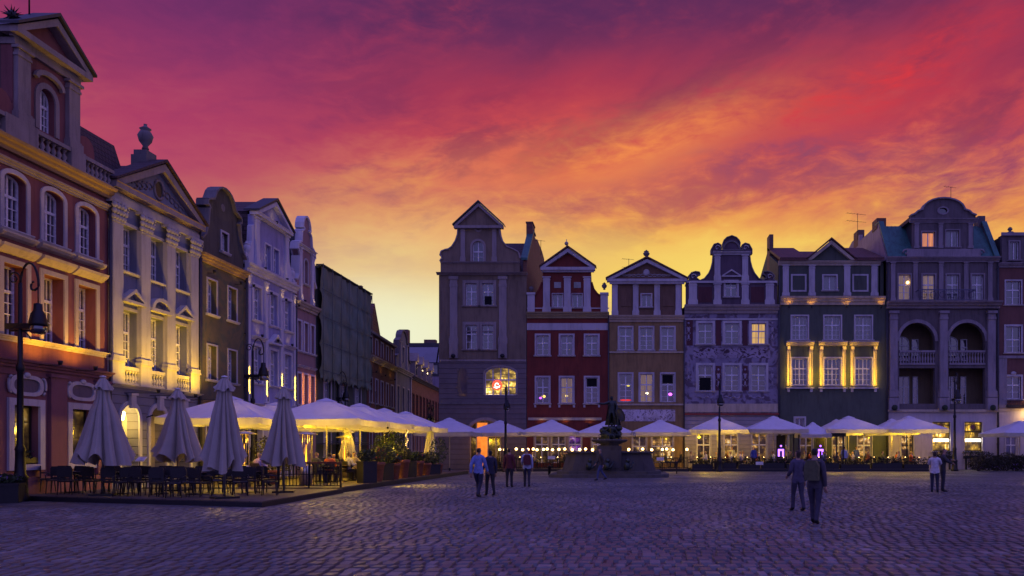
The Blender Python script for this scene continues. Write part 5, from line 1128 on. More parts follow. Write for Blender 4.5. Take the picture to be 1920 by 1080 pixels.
# ---- parasols
def canopy(mb, hw, ze, zp, val=.24, n=10, vmb=None):
    """square pyramid cloth, slightly sagging between its ribs, with a hanging valance"""
    P_ = lambda s_, r: (s_[0]*hw*r, s_[1]*hw*r)
    cs = [(-1, -1), (1, -1), (1, 1), (-1, 1)]
    for k in range(4):
        a, b_ = cs[k], cs[(k+1) % 4]; vs = []
        for j in range(n+1):
            r = .03+.97*j/n
            for i in range(n+1):
                u = i/n; x, y = (a[0]*(1-u)+b_[0]*u)*hw*r, (a[1]*(1-u)+b_[1]*u)*hw*r
                inn = 1-.05*r*(4*u*(1-u)); z = zp-(zp-ze)*(r**1.08)-.10*r*4*u*(1-u)*(.4+.6*(1-r))
                vs.append((x*inn, y*inn, z))
        mb.add(vs, [(j*(n+1)+i, j*(n+1)+i+1, (j+1)*(n+1)+i+1, (j+1)*(n+1)+i) for j in range(n) for i in range(n)], True)
        top = vs[-(n+1):]; m_ = len(top)
        lo = [(x*1.005, y*1.005, z-val*(.88+.12*abs(sin(i*pi/n*4)))) for i, (x, y, z) in enumerate(top)]
        (vmb or mb).add(top+lo, [(i, i+1, i+1+m_, i+m_) for i in range(m_-1)], True)
FAB_V = fabric('valance_cloth', (.72, .70, .66), .55)
def parasol(hw=2.15, ze=2.95, zp=3.95):
    t = thing('parasol', '', 'parasol')
    m = MB(); vm = MB(); canopy(m, hw, ze, zp, .30, 10, vm); cn = m.build('canopy', FAB, t); vm.build('valance', FAB_V, cn)
    c = MB(); canopy(c, hw*.17, zp-.1, zp+.06, .03, 3); c.build('vent_cap', FAB, t)
    MB().tube([(0, 0, .02), (0, 0, zp-.02)], .035, 8).build('pole', TRIM_Y if False else simple('cream_pole', (.5, .45, .38), .5) if 'cream_pole' not in MATS else MATS['cream_pole'], t)
    MB().box(-.4, .4, -.4, .4, 0, .07).lathe(0, 0, [(.07, .07), (.07, .35), (0, .35)], 8).build('base_plate', IRON, t)
    m = MB()
    for sx, sy in ((-1, -1), (1, -1), (1, 1), (-1, 1), (0, -1), (1, 0), (0, 1), (-1, 0)):
        m.tube([(0, 0, zp-.2), (sx*hw*.93, sy*hw*.93, ze-.10)], .014, 4); m.tube([(0, 0, zp-.95), (sx*hw*.45, sy*hw*.45, zp-(zp-ze)*.45-.1)], .012, 4)
    m.build('ribs', WOODD, t)
    return t
PROTO = parasol(); used = [0]
def put_parasol(X, Y, label, z=.2, s=1., sz=1., rot=0., lamp=0., group='open parasols over the café terraces', top=None, lcol=(1, .62, .07)):
    if used[0] == 0: o = PROTO; o.location = (X, Y, z); o.rotation_euler = (0, 0, rot); o['label'] = label; o['group'] = group
    else: o = dup(PROTO0, (X, Y, z), rot, label, group)
    used[0] += 1; o.scale = (s, s, sz)
    if lamp:
        b_ = MB().ball((0, -.12, 2.62), .05, 8).tube([(0, 0, 2.7), (0, -.12, 2.68)], .012, 4).build('pole_lamp', BULB_S, o)
        light('POINT', (0.1, -.45, 2.35), lamp, lcol, b_, .15)
    return o
PROTO0 = PROTO
class _P: pass
far_list = [(938, 789, 'before the arched door of the grey corner house', 0), (1035, 788, 'before the dark red house', 3), (1137, 790, 'behind the fountain statue', 0), (1238, 788, 'before the tan house', 20), (1345, 782, 'with a yellow-lit hem before the painted house', 170), (1450, 781, 'between the painted and the green house', 0), (1591, 781, 'lit from below before the green house', 130), (1704, 781, 'before the left lit window of the loggia house', 130), (1912, 790, 'at the right edge before the brown-red house', 0)]
lst = []
for px, py, lab, e in far_list: lst.append((pxw(px, 63.1), 63.1, 'open white parasol '+lab, .2, 1.06, (H+(CY-py)*63.1/F-.2)/3.95, 0, e))
lst += [(pxw(1524, 62), 62, 'small low parasol squeezed in front of the green house', .2, .55, .90, 0, 0), (pxw(1568, 64.6), 64.6, 'smaller parasol half hidden behind the lit one before the green house', .2, .78, .98, 0, 0), (pxw(1672, 64.6), 64.6, 'smaller parasol behind, at the corner of the loggia house', .2, .78, .99, 0, 20),
        (pxw(843, 57.5), 57.5, 'unlit parasol at the mouth of the side street', 0, .95, .99, 0, 0)]
lst += [(-17.0, 34.2, 'big lit parasol behind the second and third folded parasols', .21, .97, .94, .03, 130), (-17.2, 38.9, 'lit parasol behind, close to the pale blue-violet house', .21, 1, .94, 0, 90),
        (-13.85, 36.6, 'largest lit parasol with a violet top, nearest on the long deck', .21, 1, .955, .02, 150), (-13.8, 41.0, 'second lit parasol along the edge of the long deck', .21, 1, .96, -.02, 110), (-13.9, 45.4, 'third lit parasol along the edge of the long deck', .21, .98, .955, .01, 100),
        (-13.85, 49.6, 'fourth lit parasol along the edge of the long deck with a glowing tip', .21, .98, .96, 0, 100), (-17.3, 43.6, 'lit parasol in the back row before the pink house', .21, .95, .94, 0, 60)]
for i, a in enumerate(lst):
    o = put_parasol(a[0], a[1], a[2], a[3], a[4], a[5], a[6], 0)
    lst[i] = (o, a[7])
for o, e in lst:                                     # lamps only after every copy is made
    if e:
        b_ = MB().ball((.8, -.8, 2.8), .022, 8).tube([(.8, -.8, 2.82), (.8, -.8, 3.2)], .008, 4).build('pole_lamp', BULB_S, o)
        light('POINT', (.8, -.8, 2.5), e*.75, (1, .60, .02), b_, .05); light('POINT', (-.8, .8, 2.5), e*.8, (1, .60, .02), b_, .05)
# ---- folded parasols
def folded(X, Y, z, top, bot, rb, label, seed, mat=None, sq=1., pole=True, slack=.35):
    rnd = random.Random(seed); t = thing('folded_parasol', label, 'parasol', (X, Y, z), rnd.random()*3, 'folded parasols')
    n = 96; folds = rnd.choice((9, 10, 11)); ph = [rnd.uniform(-.25, .25) for _ in range(folds)]; hem = [rnd.uniform(-1, 1)*slack for _ in range(folds)]; amp = [rnd.uniform(.75, 1.15) for _ in range(folds)]
    def ring(r0, dz, zz, depth):
        out = []
        for i in range(n):
            a = 2*pi*i/n; f = a/(2*pi)*folds; k = int(f) % folds; u = f-int(f); 
            w_ = abs(sin(pi*(u**(1.25 if k % 2 else .8))))**.5*(1-.13*max(0, cos(6*pi*u))); tw = .5*sin(a*3+zz*.6)*depth
            r = r0*(1-depth*(1-w_))*(1+(amp[k]-1)*depth*sin(pi*u))
            out.append((r*cos(a+tw*.3), r*sin(a+tw*.3), zz+dz*(hem[k]*sin(pi*u)+.25*sin(pi*u))))
        return out
    H_ = top-bot; rows = []
    prof_ = [(0, .03, 0, .0), (.02, .07, 0, .1), (.06, .12, 0, .25), (.13, .19, 0, .4), (.25, .24, 0, .62), (.4, .24+.25*(rb-.24), 0, .6), (.6, .24+.5*(rb-.24), 0, .68), (.8, .24+.75*(rb-.24), .3, .70), (1., rb, 1., .68)]
    m = MB(); vs = []
    for u, r, dz, d in prof_: vs += ring(r, dz*.8, top-H_*u, d)
    k = len(prof_); m.add(vs, [(j*n+i, j*n+(i+1) % n, (j+1)*n+(i+1) % n, (j+1)*n+i) for j in range(k-1) for i in range(n)], True); m.build('cloth', mat or FAB_G, t)
    m = MB(); vs = []
    for u, r, dz in ((0, .05, 0), (.03, .12, 0), (.09, .23, 0), (.155, .32, .35)): vs += ring(r, dz*.6, top+.015-H_*u, .35)
    m.add(vs, [(j*n+i, j*n+(i+1) % n, (j+1)*n+(i+1) % n, (j+1)*n+i) for j in range(3) for i in range(n)], True); m.build('top_flounce', mat or FAB_G, t)
    MB().lathe(0, 0, [(0, top+.06), (.09, top+.04), (.1, top), (0, top)], 10).build('cap', WHITE, t)
    MB().tube([(0, 0, .02), (0, 0, top-.05)], .04, 8).build('pole', STEEL, t)
    MB().box(-.35, .35, -.35, .35, 0, .06).build('base_plate', IRON, t)
    return t
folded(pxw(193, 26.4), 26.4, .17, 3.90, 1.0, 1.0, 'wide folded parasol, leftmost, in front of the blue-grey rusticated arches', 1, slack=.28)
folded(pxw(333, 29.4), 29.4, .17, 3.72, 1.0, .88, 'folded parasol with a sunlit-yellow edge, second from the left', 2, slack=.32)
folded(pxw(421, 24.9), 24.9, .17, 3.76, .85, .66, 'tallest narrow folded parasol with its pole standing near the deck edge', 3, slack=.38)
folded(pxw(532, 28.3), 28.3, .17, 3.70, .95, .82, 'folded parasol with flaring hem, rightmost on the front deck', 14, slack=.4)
folded(pxw(789, 49), 51.5, .21, 3.05, .9, .55, 'folded cream parasol glowing beside potted plants at the far end', 5, FAB)
folded(-15.2, 43.2, .21, 2.6, .9, .5, 'folded cream parasol in the middle of the long deck', 6, FAB)
# ---- patio heaters
FL = emit('gas_flame', (1, .40, .02), 3.5)
def heater(X, Y, label, z=.2, e=70):
    t = thing('patio_heater', label, 'patio heater', (X, Y, z), 0, 'mushroom patio heaters')
    MB().lathe(0, 0, [(0, 0), (.25, 0), (.25, .8), (.2, .85), (0, .85)], 12).build('gas_housing', STEEL, t)
    m = MB(); m.lathe(0, 0, [(0, 2.22), (.15, 2.2), (.42, 2.12), (.45, 2.08), (.1, 2.14), (0, 2.14)], 16); m.build('reflector', simple('polished_reflector', (.7, .6, .4), .3, .8) if 'polished_reflector' not in MATS else MATS['polished_reflector'], t)
    m = MB()
    for a in range(4): m.tube([(.2*cos(a*pi/2), .2*sin(a*pi/2), .85), (.14*cos(a*pi/2), .14*sin(a*pi/2), 2.13)], .014, 5)
    m.build('frame', STEEL, t); f = MB().lathe(0, 0, [(0, .88), (.03, .95), (.035, 1.1), (.02, 1.4), (.008, 1.65), (0, 1.7)], 8).build('flame', FL, t)
    light('POINT', (0, 0, 1.95), e*.3, (1, .5, .05), f, .08); light('POINT', (0, -.35, 1.3), e*.12, (1, .42, .03), f, .12)
heater(pxw(458, 31.6), 31.6, 'patio heater glowing between the third and fourth folded parasols', .21)
heater(pxw(574, 33.0), 33.0, 'patio heater glowing right behind the fourth folded parasol', .21)
heater(pxw(646, 42), 42, 'small patio heater farther back under the second parasol', .21, 40)
o_ = lst[16][0]; so_ = Vector((-11.72, 38.95, 2.68)); mi = o_.matrix_basis.inverted() @ so_
MB().ball((mi.x-.06, mi.y+.05, mi.z+.06), .06, 8).tube([(mi.x-.06, mi.y+.05, mi.z+.06), (mi.x-.1, mi.y+.1, mi.z+.45)], .01, 4).build('added_clip_lamp', IRON, o_)
sl_ = light('SPOT', so_, 2400, (1, .62, .08), None, .05, 40, (-9.4, 36.5, 0)); sl_.name = 'added_patch_light'  # spot and its fixture added to throw a warm patch on the paving
# ---- tables and chairs
def chair_proto():
    t = thing('chair', '', 'chair'); m = MB(); m.prof([(-.23, .43), (.22, .42), (.23, .45), (.2, .475), (-.2, .475), (-.24, .455)], -.23, .23); m.build('seat', WICKER, t)
    m = MB(); m.prism([(-.23, .5), (.23, .5), (.24, .85), (.2, .93), (-.2, .93), (-.24, .85)], .2, .235, [[(-.17, .56), (.17, .56), (.17, .6), (-.17, .6)]]); m.build('backrest', WICKER, t)
    for sx in (-1, 1):
        for sy in (-1, 1): MB().tube([(sx*.2, sy*.19, .43), (sx*.225, sy*.23, 0)], [.02, .014], 6).build('leg', WICKER, t)
        MB().tube([(sx*.24, .2, .68), (sx*.25, 0, .67), (sx*.24, -.2, .64), (sx*.22, -.21, .45)], .016, 5).build('armrest', WICKER, t)
    return t
def table_proto():
    t = thing('table', '', 'table'); MB().lathe(0, 0, [(0, .72), (.4, .72), (.42, .735), (.4, .75), (0, .75)], 20).build('table_top', simple('brown_table_top', (.08, .045, .03), .35), t)
    MB().lathe(0, 0, [(.03, .04), (.03, .6), (.12, .72)], 8).build('leg', IRON, t); MB().lathe(0, 0, [(0, 0), (.25, 0), (.22, .03), (.03, .05), (0, .05)], 12).build('base', IRON, t)
    return t
CH = chair_proto(); TB = table_proto(); first = {'c': 1, 't': 1}
def put(kind, X, Y, z, rot, label, group):
    pr, k = (CH, 'c') if kind == 'chair' else (TB, 't')
    if first[k]: first[k] = 0; pr.location = (X, Y, z); pr.rotation_euler = (0, 0, rot); pr['label'] = label; pr['group'] = group; return pr
    return dup(pr, (X, Y, z), rot, label, group)
# ================================================================ people
SKIN = simple('skin', (.42, .24, .17), .55, 0, 0, 6, .15)
def skel(pose, hgt=1.75):
    """joints of a 1.75 m figure facing -y"""
    s = hgt/1.75; J = {}; E = []
    def j(n, p, r, par=None):
        J[n] = (Vector(p)*s, r*s if not isinstance(r, tuple) else (r[0]*s, r[1]*s)); 
        if par: E.append((par, n))
    lean = pose.get('lean', 0.); pz = pose.get('pelvis', .93); hx = .095
    tor = lambda x, y, z: (x, y-lean*(z-pz), z)
    dz = pz-.93
    j('pelvis', (0, 0, pz), .135); j('waist', tor(0, 0, pz+.16), .115, 'pelvis'); j('chest', tor(0, .0, pz+.36), .15, 'waist'); j('collar', tor(0, .0, pz+.49), .085, 'chest')
    j('neck', tor(0, -.005, pz+.56), .052, 'collar'); hy = pose.get('head', 0.)
    j('jaw', tor(0, -.03-hy*.3, pz+.63), .068, 'neck'); j('skull', tor(0, -.02-hy*.6, pz+.71), .092, 'jaw'); j('crown', tor(0, -.01-hy, pz+.775), .066, 'skull')
    for sg, sd in ((-1, 'R'), (1, 'L')):
        sh = Vector(tor(sg*.172, .0, pz+.445)); j('sh'+sd, sh, .058, 'collar')
        el, wr = (Vector(v) for v in pose['arm'+sd]); 
        el = Vector((sg*el.x, el.y, el.z+dz)); wr = Vector((sg*wr.x, wr.y, wr.z+dz))
        j('el'+sd, el, .042, 'sh'+sd); j('wr'+sd, wr, .028, 'el'+sd)
        d = (wr-el).normalized(); d = (d+Vector(pose.get('hand', (0, 0, 0)))).normalized(); side = d.cross(Vector((0, 0, 1)) if abs(d.z) < .8 else Vector((0, 1, 0))).normalized(); up = side.cross(d)
        pm = wr+d*.07; j('pm'+sd, pm, .030, 'wr'+sd)
        for k in range(4):
            o = (k-1.5)*.021; L = (.065, .078, .072, .055)[k]
            a = pm+d*.035+side*o; b_ = a+d*L*.55+up*-.012; c = b_+d*L*.4+up*-.03
            j('f%d%s0' % (k, sd), a, .0105, 'pm'+sd); j('f%d%s1' % (k, sd), b_, .009, 'f%d%s0' % (k, sd)); j('f%d%s2' % (k, sd), c, .0075, 'f%d%s1' % (k, sd))
        a = wr+d*.04+side*-.035*sg; j('th%s0' % sd, a, .012, 'pm'+sd); j('th%s1' % sd, a+d*.045+side*-.015*sg, .009, 'th%s0' % sd)
        kn, an = (Vector(v) for v in pose['leg'+sd]); hp = Vector((sg*hx, 0, pz-.07)); j('hp'+sd, hp, .095, 'pelvis')
        kn = Vector((sg*kn.x, kn.y, kn.z)); an = Vector((sg*an.x, an.y, an.z))
        mid = hp*.5+kn*.5; j('tm'+sd, mid, .082, 'hp'+sd); j('kn'+sd, kn, .056, 'tm'+sd); cf = kn*.65+an*.35; j('cf'+sd, cf, .055, 'kn'+sd); j('an'+sd, an, .038, 'cf'+sd)
        td = Vector((0, -1, 0)); j('hl'+sd, an+Vector((0, .03, -.045)), .036, 'an'+sd); j('ft'+sd, an+td*.10+Vector((0, 0, -.045)), .038, 'an'+sd); j('toe'+sd, an+td*.17+Vector((0, 0, -.055)), .028, 'ft'+sd)
    return J, E, s
REG = {'shirt': ('pelvis', 'waist', 'chest', 'collar', 'shL', 'shR', 'elL', 'elR'), 'legs': ('hpL', 'hpR', 'tmL', 'tmR', 'knL', 'knR', 'cfL', 'cfR', 'anL', 'anR')}
def make_body(pose, hgt=1.75, long_sleeve=True, hair='short'):
    J, E, s = skel(pose, hgt); names = list(J); idx = {n: i for i, n in enumerate(names)}
    me = bpy.data.meshes.new('body'); me.from_pydata([J[n][0] for n in names], [(idx[a], idx[b_]) for a, b_ in E], [])
    ob = bpy.data.objects.new('body', me); C.objects.link(ob)
    sk = ob.modifiers.new('s', 'SKIN'); sk.use_smooth_shade = True; sb = ob.modifiers.new('b', 'SUBSURF'); sb.levels = sb.render_levels = 1
    for i, n in enumerate(names):
        r = J[n][1]; v = me.skin_vertices[0].data[i]; v.radius = (r, r); v.use_root = (n == 'pelvis')
    dg = bpy.context.evaluated_depsgraph_get(); dg.update(); bm_ = bpy.data.meshes.new_from_object(ob.evaluated_get(dg)); bpy.data.objects.remove(ob)
    # flatten the trunk front to back, build nose, brow and ears into the head
    segs = [(n, J[a][0], J[n][0], J[a][1], J[n][1]) for a, n in E]
    def near(p):
        best = None
        for n, a, b_, ra, rb in segs:
            ab = b_-a; t_ = max(0, min(1, (p-a).dot(ab)/max(ab.length_squared, 1e-9))); d = (p-a-ab*t_).length-(ra*(1-t_)+rb*t_)*.8
            if best is None or d < best[0]: best = (d, n, t_)
        return best
    lab = []
    sk_ = J['skull'][0]; trunk = ('waist', 'chest', 'collar', 'pelvis')
    for v in bm_.vertices:
        d, n, t_ = near(v.co); lab.append((n, t_))
        if n in trunk or n in ('shL', 'shR', 'hpL', 'hpR'):
            cy = J['chest'][0].y*.5; v.co.y = cy+(v.co.y-cy)*.74; v.co.x *= 1.06 if n in ('chest', 'collar') else 1.05
        if n in ('jaw', 'skull', 'crown'):
            q = (v.co-sk_)/s; v.co.x = sk_.x+q.x*s*.92
            if q.y < -.05 and abs(q.x) < .03 and -.04 < q.z < .01: v.co.y -= .022*s
            if abs(q.x) > .075 and abs(q.y) < .04 and -.05 < q.z < .02: v.co.x += (1 if q.x > 0 else -1)*.014*s
    bm_.polygons.foreach_set('use_smooth', [True]*len(bm_.polygons)); bm_.name = 'body'; bm_.update()
    def layer(sel, off, name):
        keep = {v.index for v in bm_.vertices if sel(v.index, v.co, *lab[v.index])}
        mp = {}; vs = []; fs = []
        for p in bm_.polygons:
            if all(i in keep for i in p.vertices):
                for i in p.vertices:
                    if i not in mp: mp[i] = len(vs); v = bm_.vertices[i]; vs.append(v.co+v.normal*off)
                fs.append(tuple(mp[i] for i in p.vertices))
        m = bpy.data.meshes.new(name); m.from_pydata(vs, [], fs); m.polygons.foreach_set('use_smooth', [True]*len(fs)); m.update(); return m
    sl = ('wrL', 'wrR') if long_sleeve else ()
    pz = J['pelvis'][0].z
    parts = {
        'top': layer(lambda i, c, n, t_: n in ('waist', 'chest', 'collar', 'shL', 'shR', 'elL', 'elR', 'pelvis')+sl or (n in ('hpL', 'hpR', 'tmL', 'tmR') and c.z > pz-(.13 if pz > .8 else .02)) or (n == 'neck' and t_ < .35), .022, 'top'),
        'trousers': layer(lambda i, c, n, t_: n in REG['legs'] and not (n in ('anL', 'anR') and t_ > 1.1) or n in ('hlL', 'hlR') and t_ < .25 or (n in ('waist',) and t_ < .5), .012, 'trousers'),
        'shoes': layer(lambda i, c, n, t_: n in ('hlL', 'hlR', 'ftL', 'ftR', 'toeL', 'toeR') or (n in ('anL', 'anR') and t_ > .7), .011, 'shoes'),
        'hair': layer(lambda i, c, n, t_: n in ('skull', 'crown', 'jaw', 'neck') and (((c.z > sk_.z+.02*s) or (c.y > sk_.y+.01*s) and c.z > sk_.z-(.09 if hair == 'short' else .2)*s)) and not (c.y < sk_.y-.045*s and c.z < sk_.z+.045*s), .020, 'hair')}
    return bm_, parts, J
def mcol(name, c, r=.8):
    return MATS.get(name) or simple(name, c, r, 0, .1, 12)
CACHE = {}
def person(X, Y, z, rot, label, bodykey, cols, group=None, bag=False):
    if bodykey not in CACHE: CACHE[bodykey] = make_body(*BODIES[bodykey])
    bm_, parts, J = CACHE[bodykey]
    o = bpy.data.objects.new('person', bm_); C.objects.link(o); o.location = (X, Y, z+(.03 if z == 0 and Y < 42 else 0)); o.rotation_euler = (0, 0, rot); tag(o, label, 'person', group)
    if not bm_.materials: bm_.materials.append(SKIN)
    for k, m in parts.items():
        if len(m.polygons) == 0: continue
        if not m.materials: m.materials.append(None)
        c = bpy.data.objects.new({'top': cols.get('topname', 'shirt')}.get(k, k), m); C.objects.link(c); c.parent = o
        c.material_slots[0].link = 'OBJECT'; c.material_slots[0].material = cols[k]
    if bag:
        b_ = MB(); b_.prism([(-.15, .98), (.15, .98), (.16, 1.3), (.1, 1.42), (-.1, 1.42), (-.16, 1.3)], .13, .27).tube([(-.12, .14, 1.38), (-.14, -.1, 1.42), (-.13, -.12, 1.2), (-.13, .12, 1.02)], .018, 5).tube([(.12, .14, 1.38), (.14, -.1, 1.42), (.13, -.12, 1.2), (.13, .12, 1.02)], .018, 5)
        tag(b_.build('backpack', bag, None, (X, Y, z+.03), rot), '%s backpack on the back of the %s' % (('olive', 'nearest figure') if bag == T_GR else ('maroon', 'person in pale blue')), 'backpack')
    return o
ST = dict(armL=((.23, .03, 1.12), (.25, -.05, .86)), armR=((.23, .03, 1.12), (.25, -.05, .86)), legL=((.10, -.01, .5), (.11, .02, .085)), legR=((.10, -.01, .5), (.11, .02, .085)))
WALK = dict(ST, armL=((.22, .12, 1.12), (.23, .10, .86)), armR=((.22, -.10, 1.13), (.22, -.25, .92)), legL=((.09, -.16, .52), (.09, -.22, .085)), legR=((.09, .02, .5), (.09, .30, .13)), lean=.05)
WALK2 = dict(ST, armL=((.22, -.02, 1.12), (.2, -.2, 1.02)), armR=((.22, .04, 1.12), (.23, -.02, .86)), legL=((.09, -.10, .51), (.09, -.13, .085)), legR=((.09, .04, .5), (.09, .2, .10)))
HUG = dict(ST, armL=((.24, -.14, 1.2), (.08, -.32, 1.25)), armR=((.24, -.14, 1.22), (.1, -.32, 1.15)), lean=.05, head=.02)
SIT = dict(pelvis=.56, armL=((.24, -.12, 1.12), (.14, -.36, 1.17)), armR=((.24, -.12, 1.12), (.12, -.34, 1.18)), legL=((.12, -.43, .52), (.12, -.38, .085)), legR=((.12, -.43, .52), (.14, -.45, .085)), lean=.08)
SIT2 = dict(SIT, armL=((.23, -.10, 1.12), (.12, -.25, 1.42)), lean=.02)
SIT3 = dict(SIT, armR=((.25, .02, 1.12), (.2, -.2, .98)), armL=((.24, .0, 1.12), (.18, -.24, 1.0)), lean=-.08)
BODIES = {'walk': (WALK, 1.74), 'walk2': (WALK2, 1.72), 'stand': (ST, 1.72), 'hug': (HUG, 1.72), 'womanwalk': (WALK2, 1.66, True, 'long'), 'womanstand': (HUG, 1.6, True, 'long'),
          'sit': (SIT, 1.74), 'sit2': (SIT2, 1.7, False), 'sit3': (SIT3, 1.74, True), 'wsit': (SIT, 1.66, False, 'long')}
DK = mcol('black_trousers', (.015, .015, .02)); JE = mcol('blue_jeans', (.05, .07, .20)); SHOE = mcol('dark_shoes', (.012, .011, .012), .5)
HB = mcol('brown_hair', (.035, .02, .012)); HG = mcol('grey_hair', (.22, .2, .2)); HBL = mcol('blond_hair', (.25, .17, .08)); HK = mcol('black_hair', (.01, .01, .012))
def cl(top, tr=DK, hair=HB, name='shirt'): return dict(top=top, trousers=tr, shoes=SHOE, hair=hair, topname=name)
T_BL = mcol('light_blue_cloth', (.20, .26, .55)); T_RD = mcol('maroon_cloth', (.12, .02, .025)); T_DK = mcol('charcoal_cloth', (.03, .03, .04)); T_W = mcol('white_cloth', (.60, .58, .62)); T_OR = mcol('orange_cloth', (.75, .16, .03)); T_PU = mcol('lilac_cloth', (.42, .36, .55)); T_GR = mcol('olive_cloth', (.10, .10, .05)); T_NB = mcol('royal_blue_cloth', (.05, .08, .40)); T_BE = mcol('beige_cloth', (.42, .34, .25)); T_NV = mcol('navy_cloth', (.02, .022, .05))
person(pxw(897, 27.4), 27.4, 0, 2.9, 'person in a light blue jacket walking away, nearest to the café corner', 'walk', cl(T_BL, T_NV, HB, 'jacket'))
person(pxw(919, 28.6), 28.6, 0, -2.6, 'person in a navy hooded top walking beside the light blue jacket', 'womanwalk', cl(T_NV, DK, HK, 'hooded_top'))
person(pxw(955, 34.9), 34.9, 0, 3.0, 'person in a maroon jacket standing before the lamp globes', 'stand', cl(T_RD, DK, HB, 'jacket'))
person(pxw(988, 35.2), 35.2, 0, 3.3, 'person in a pale blue shirt and dark trousers right of the maroon jacket', 'walk2', cl(mcol('pale_blue_cloth', (.40, .44, .62)), T_NV, HG), None, T_RD)
person(pxw(1127, 43.2), 43.2, 0, -1.45, 'grey-haired person in a dark jacket and blue jeans walking past the fountain', 'walk', cl(T_DK, JE, HG, 'jacket'))
person(pxw(1749, 31.0), 30.8, 0, 2.75, 'person in a white top seen from behind, embraced by another at the right', 'womanstand', cl(T_W, T_NV, HB, 'top'))
person(pxw(1768, 31.2), 31.2, 0, 1.3, 'fair-haired person in a dark jacket hugging the one in white', 'hug', cl(T_DK, T_NV, HBL, 'jacket'))
person(pxw(1528, 17.8), 17.8, 0, 2.6, 'person in dark violet-grey with legs apart, the nearest figure on the open cobbles', 'walk2', cl(mcol('dusk_grey_cloth', (.06, .052, .075)), mcol('dusk_trousers', (.045, .04, .07)), HK, 'coat'), None, T_GR)
person(pxw(1496, 21.5), 21.5, 0, 3.4, 'person in dark navy behind and left of the nearest figure', 'womanwalk', cl(mcol('dusk_navy_cloth', (.075, .065, .11)), mcol('dusk_trousers', (0,0,0)), HB, 'coat'))
# ---- left terrace seating
g_l = 'dark chairs on the front deck'; spots = []
rows_ = [(105, 27.6, .3), (128, 27.0, 3.3), (150, 27.8, .1), (176, 27.2, 2.9), (210, 26.4, 3.2), (240, 26.9, .2), (262, 26.2, 3.0), (292, 26.6, .1), (318, 25.9, 3.2), (350, 26.2, .4), (376, 25.6, 2.8), (450, 26.2, .5), (470, 27.4, 3.3), (506, 26.6, 1.9), (400, 27.2, 1.2)]
ORD = 'first second third fourth fifth sixth seventh eighth ninth tenth eleventh twelfth thirteenth fourteenth fifteenth sixteenth seventeenth eighteenth nineteenth twentieth twenty-first twenty-second twenty-third twenty-fourth twenty-fifth twenty-sixth twenty-seventh twenty-eighth twenty-ninth thirtieth thirty-first thirty-second thirty-third thirty-fourth'.split()
for px, Y, w_ in ((140, 28.2, 'at the far left end of the front deck'), (226, 27.3, 'by the leftmost folded parasol'), (304, 27.3, 'by the second folded parasol'), (362, 27.0, 'left of the tallest folded parasol'), (478, 28.4, 'between the two right folded parasols')):
    put('table', pxw(px, Y), Y, .17, 0, 'small round dark table '+w_, 'tables on the front deck')
person(pxw(484, 31.8), 31.8, .21, 2.9, 'diner in a lilac shirt with his back to the square beside the heater', 'sit', cl(T_PU, DK, HG)); put('chair', pxw(484, 31.85), 31.85, .21, 2.9, 'dark chair under the diner in the lilac shirt', 'chairs on the long deck')
put('table', pxw(488, 32.4), 32.5, .21, 0, 'round table in front of the diner in lilac', 'tables on the long deck')
seatL = [(592, 34.6, 2.8, T_GR, 'olive', HBL, 'sit'), (618, 35.2, 3.3, T_OR, 'bright orange', HB, 'sit2'), (626, 36.4, .3, T_DK, 'black', HB, 'wsit'), (652, 37.0, 2.6, T_W, 'white', HK, 'sit'), (664, 38.6, .2, T_BE, 'beige', HB, 'sit3')]
for px, Y, r, m_, cn, hr, bd in seatL:
    X = pxw(px, Y); person(X, Y, .21, r, 'diner in a %s top seated under the largest lit parasol' % cn, bd, cl(m_, DK, hr)); put('chair', X, Y+.02, .21, r, 'dark chair carrying the diner in %s' % cn, 'chairs on the long deck')
for px, Y in ((606, 35.0), (640, 36.8), (660, 37.8)): put('table', pxw(px, Y), Y-.1 if px > 650 else Y+.05, .21, 0, 'round table beside the diner in '+{606: 'olive', 640: 'black', 660: 'beige'}[px], 'tables on the long deck')
extra = [(-16.5, 34.5, 'under the big lit parasol behind the folded ones, nearest'), (-17.4, 36.0, 'under the big lit parasol behind the folded ones, farther'), (-13.3, 41.5, 'under the second lit parasol'), (-13.2, 46., 'under the third lit parasol'), (-17, 40.5, 'in the back row by the violet house')]
for X, Y, w_ in extra:
    put('table', X, Y, .21, 0, 'round table '+w_, 'tables on the long deck')
    for a, sd in ((.2, 'far'), (3.3, 'near'), (1.7, 'left')): put('chair', X-.72*sin(a)*-1, Y+.72*cos(a), .21, a, 'dark chair %s of table %s' % (sd, w_), 'chairs on the long deck')
back = [(115, 28.6, .2), (160, 28.9, 3.0), (198, 28.6, .2), (222, 28.9, 3.1), (252, 28.7, .1), (282, 28.4, 3.0), (308, 28.6, .3), (342, 28.2, 3.1), (372, 28.0, .0), (392, 28.4, 2.9), (410, 28.0, .2), (436, 27.4, 3.0), (446, 28.8, .1), (500, 28.4, 2.8), (90, 28.9, 2.2), (330, 25.2, .2), (300, 25.6, 3.2), (232, 26.0, .1)]
for i, (px, Y, r) in enumerate(sorted(rows_+back)): put('chair', pxw(px, Y), Y, .17, r, 'dark wicker armchair, %s from the left on the front deck' % ORD[i], g_l)
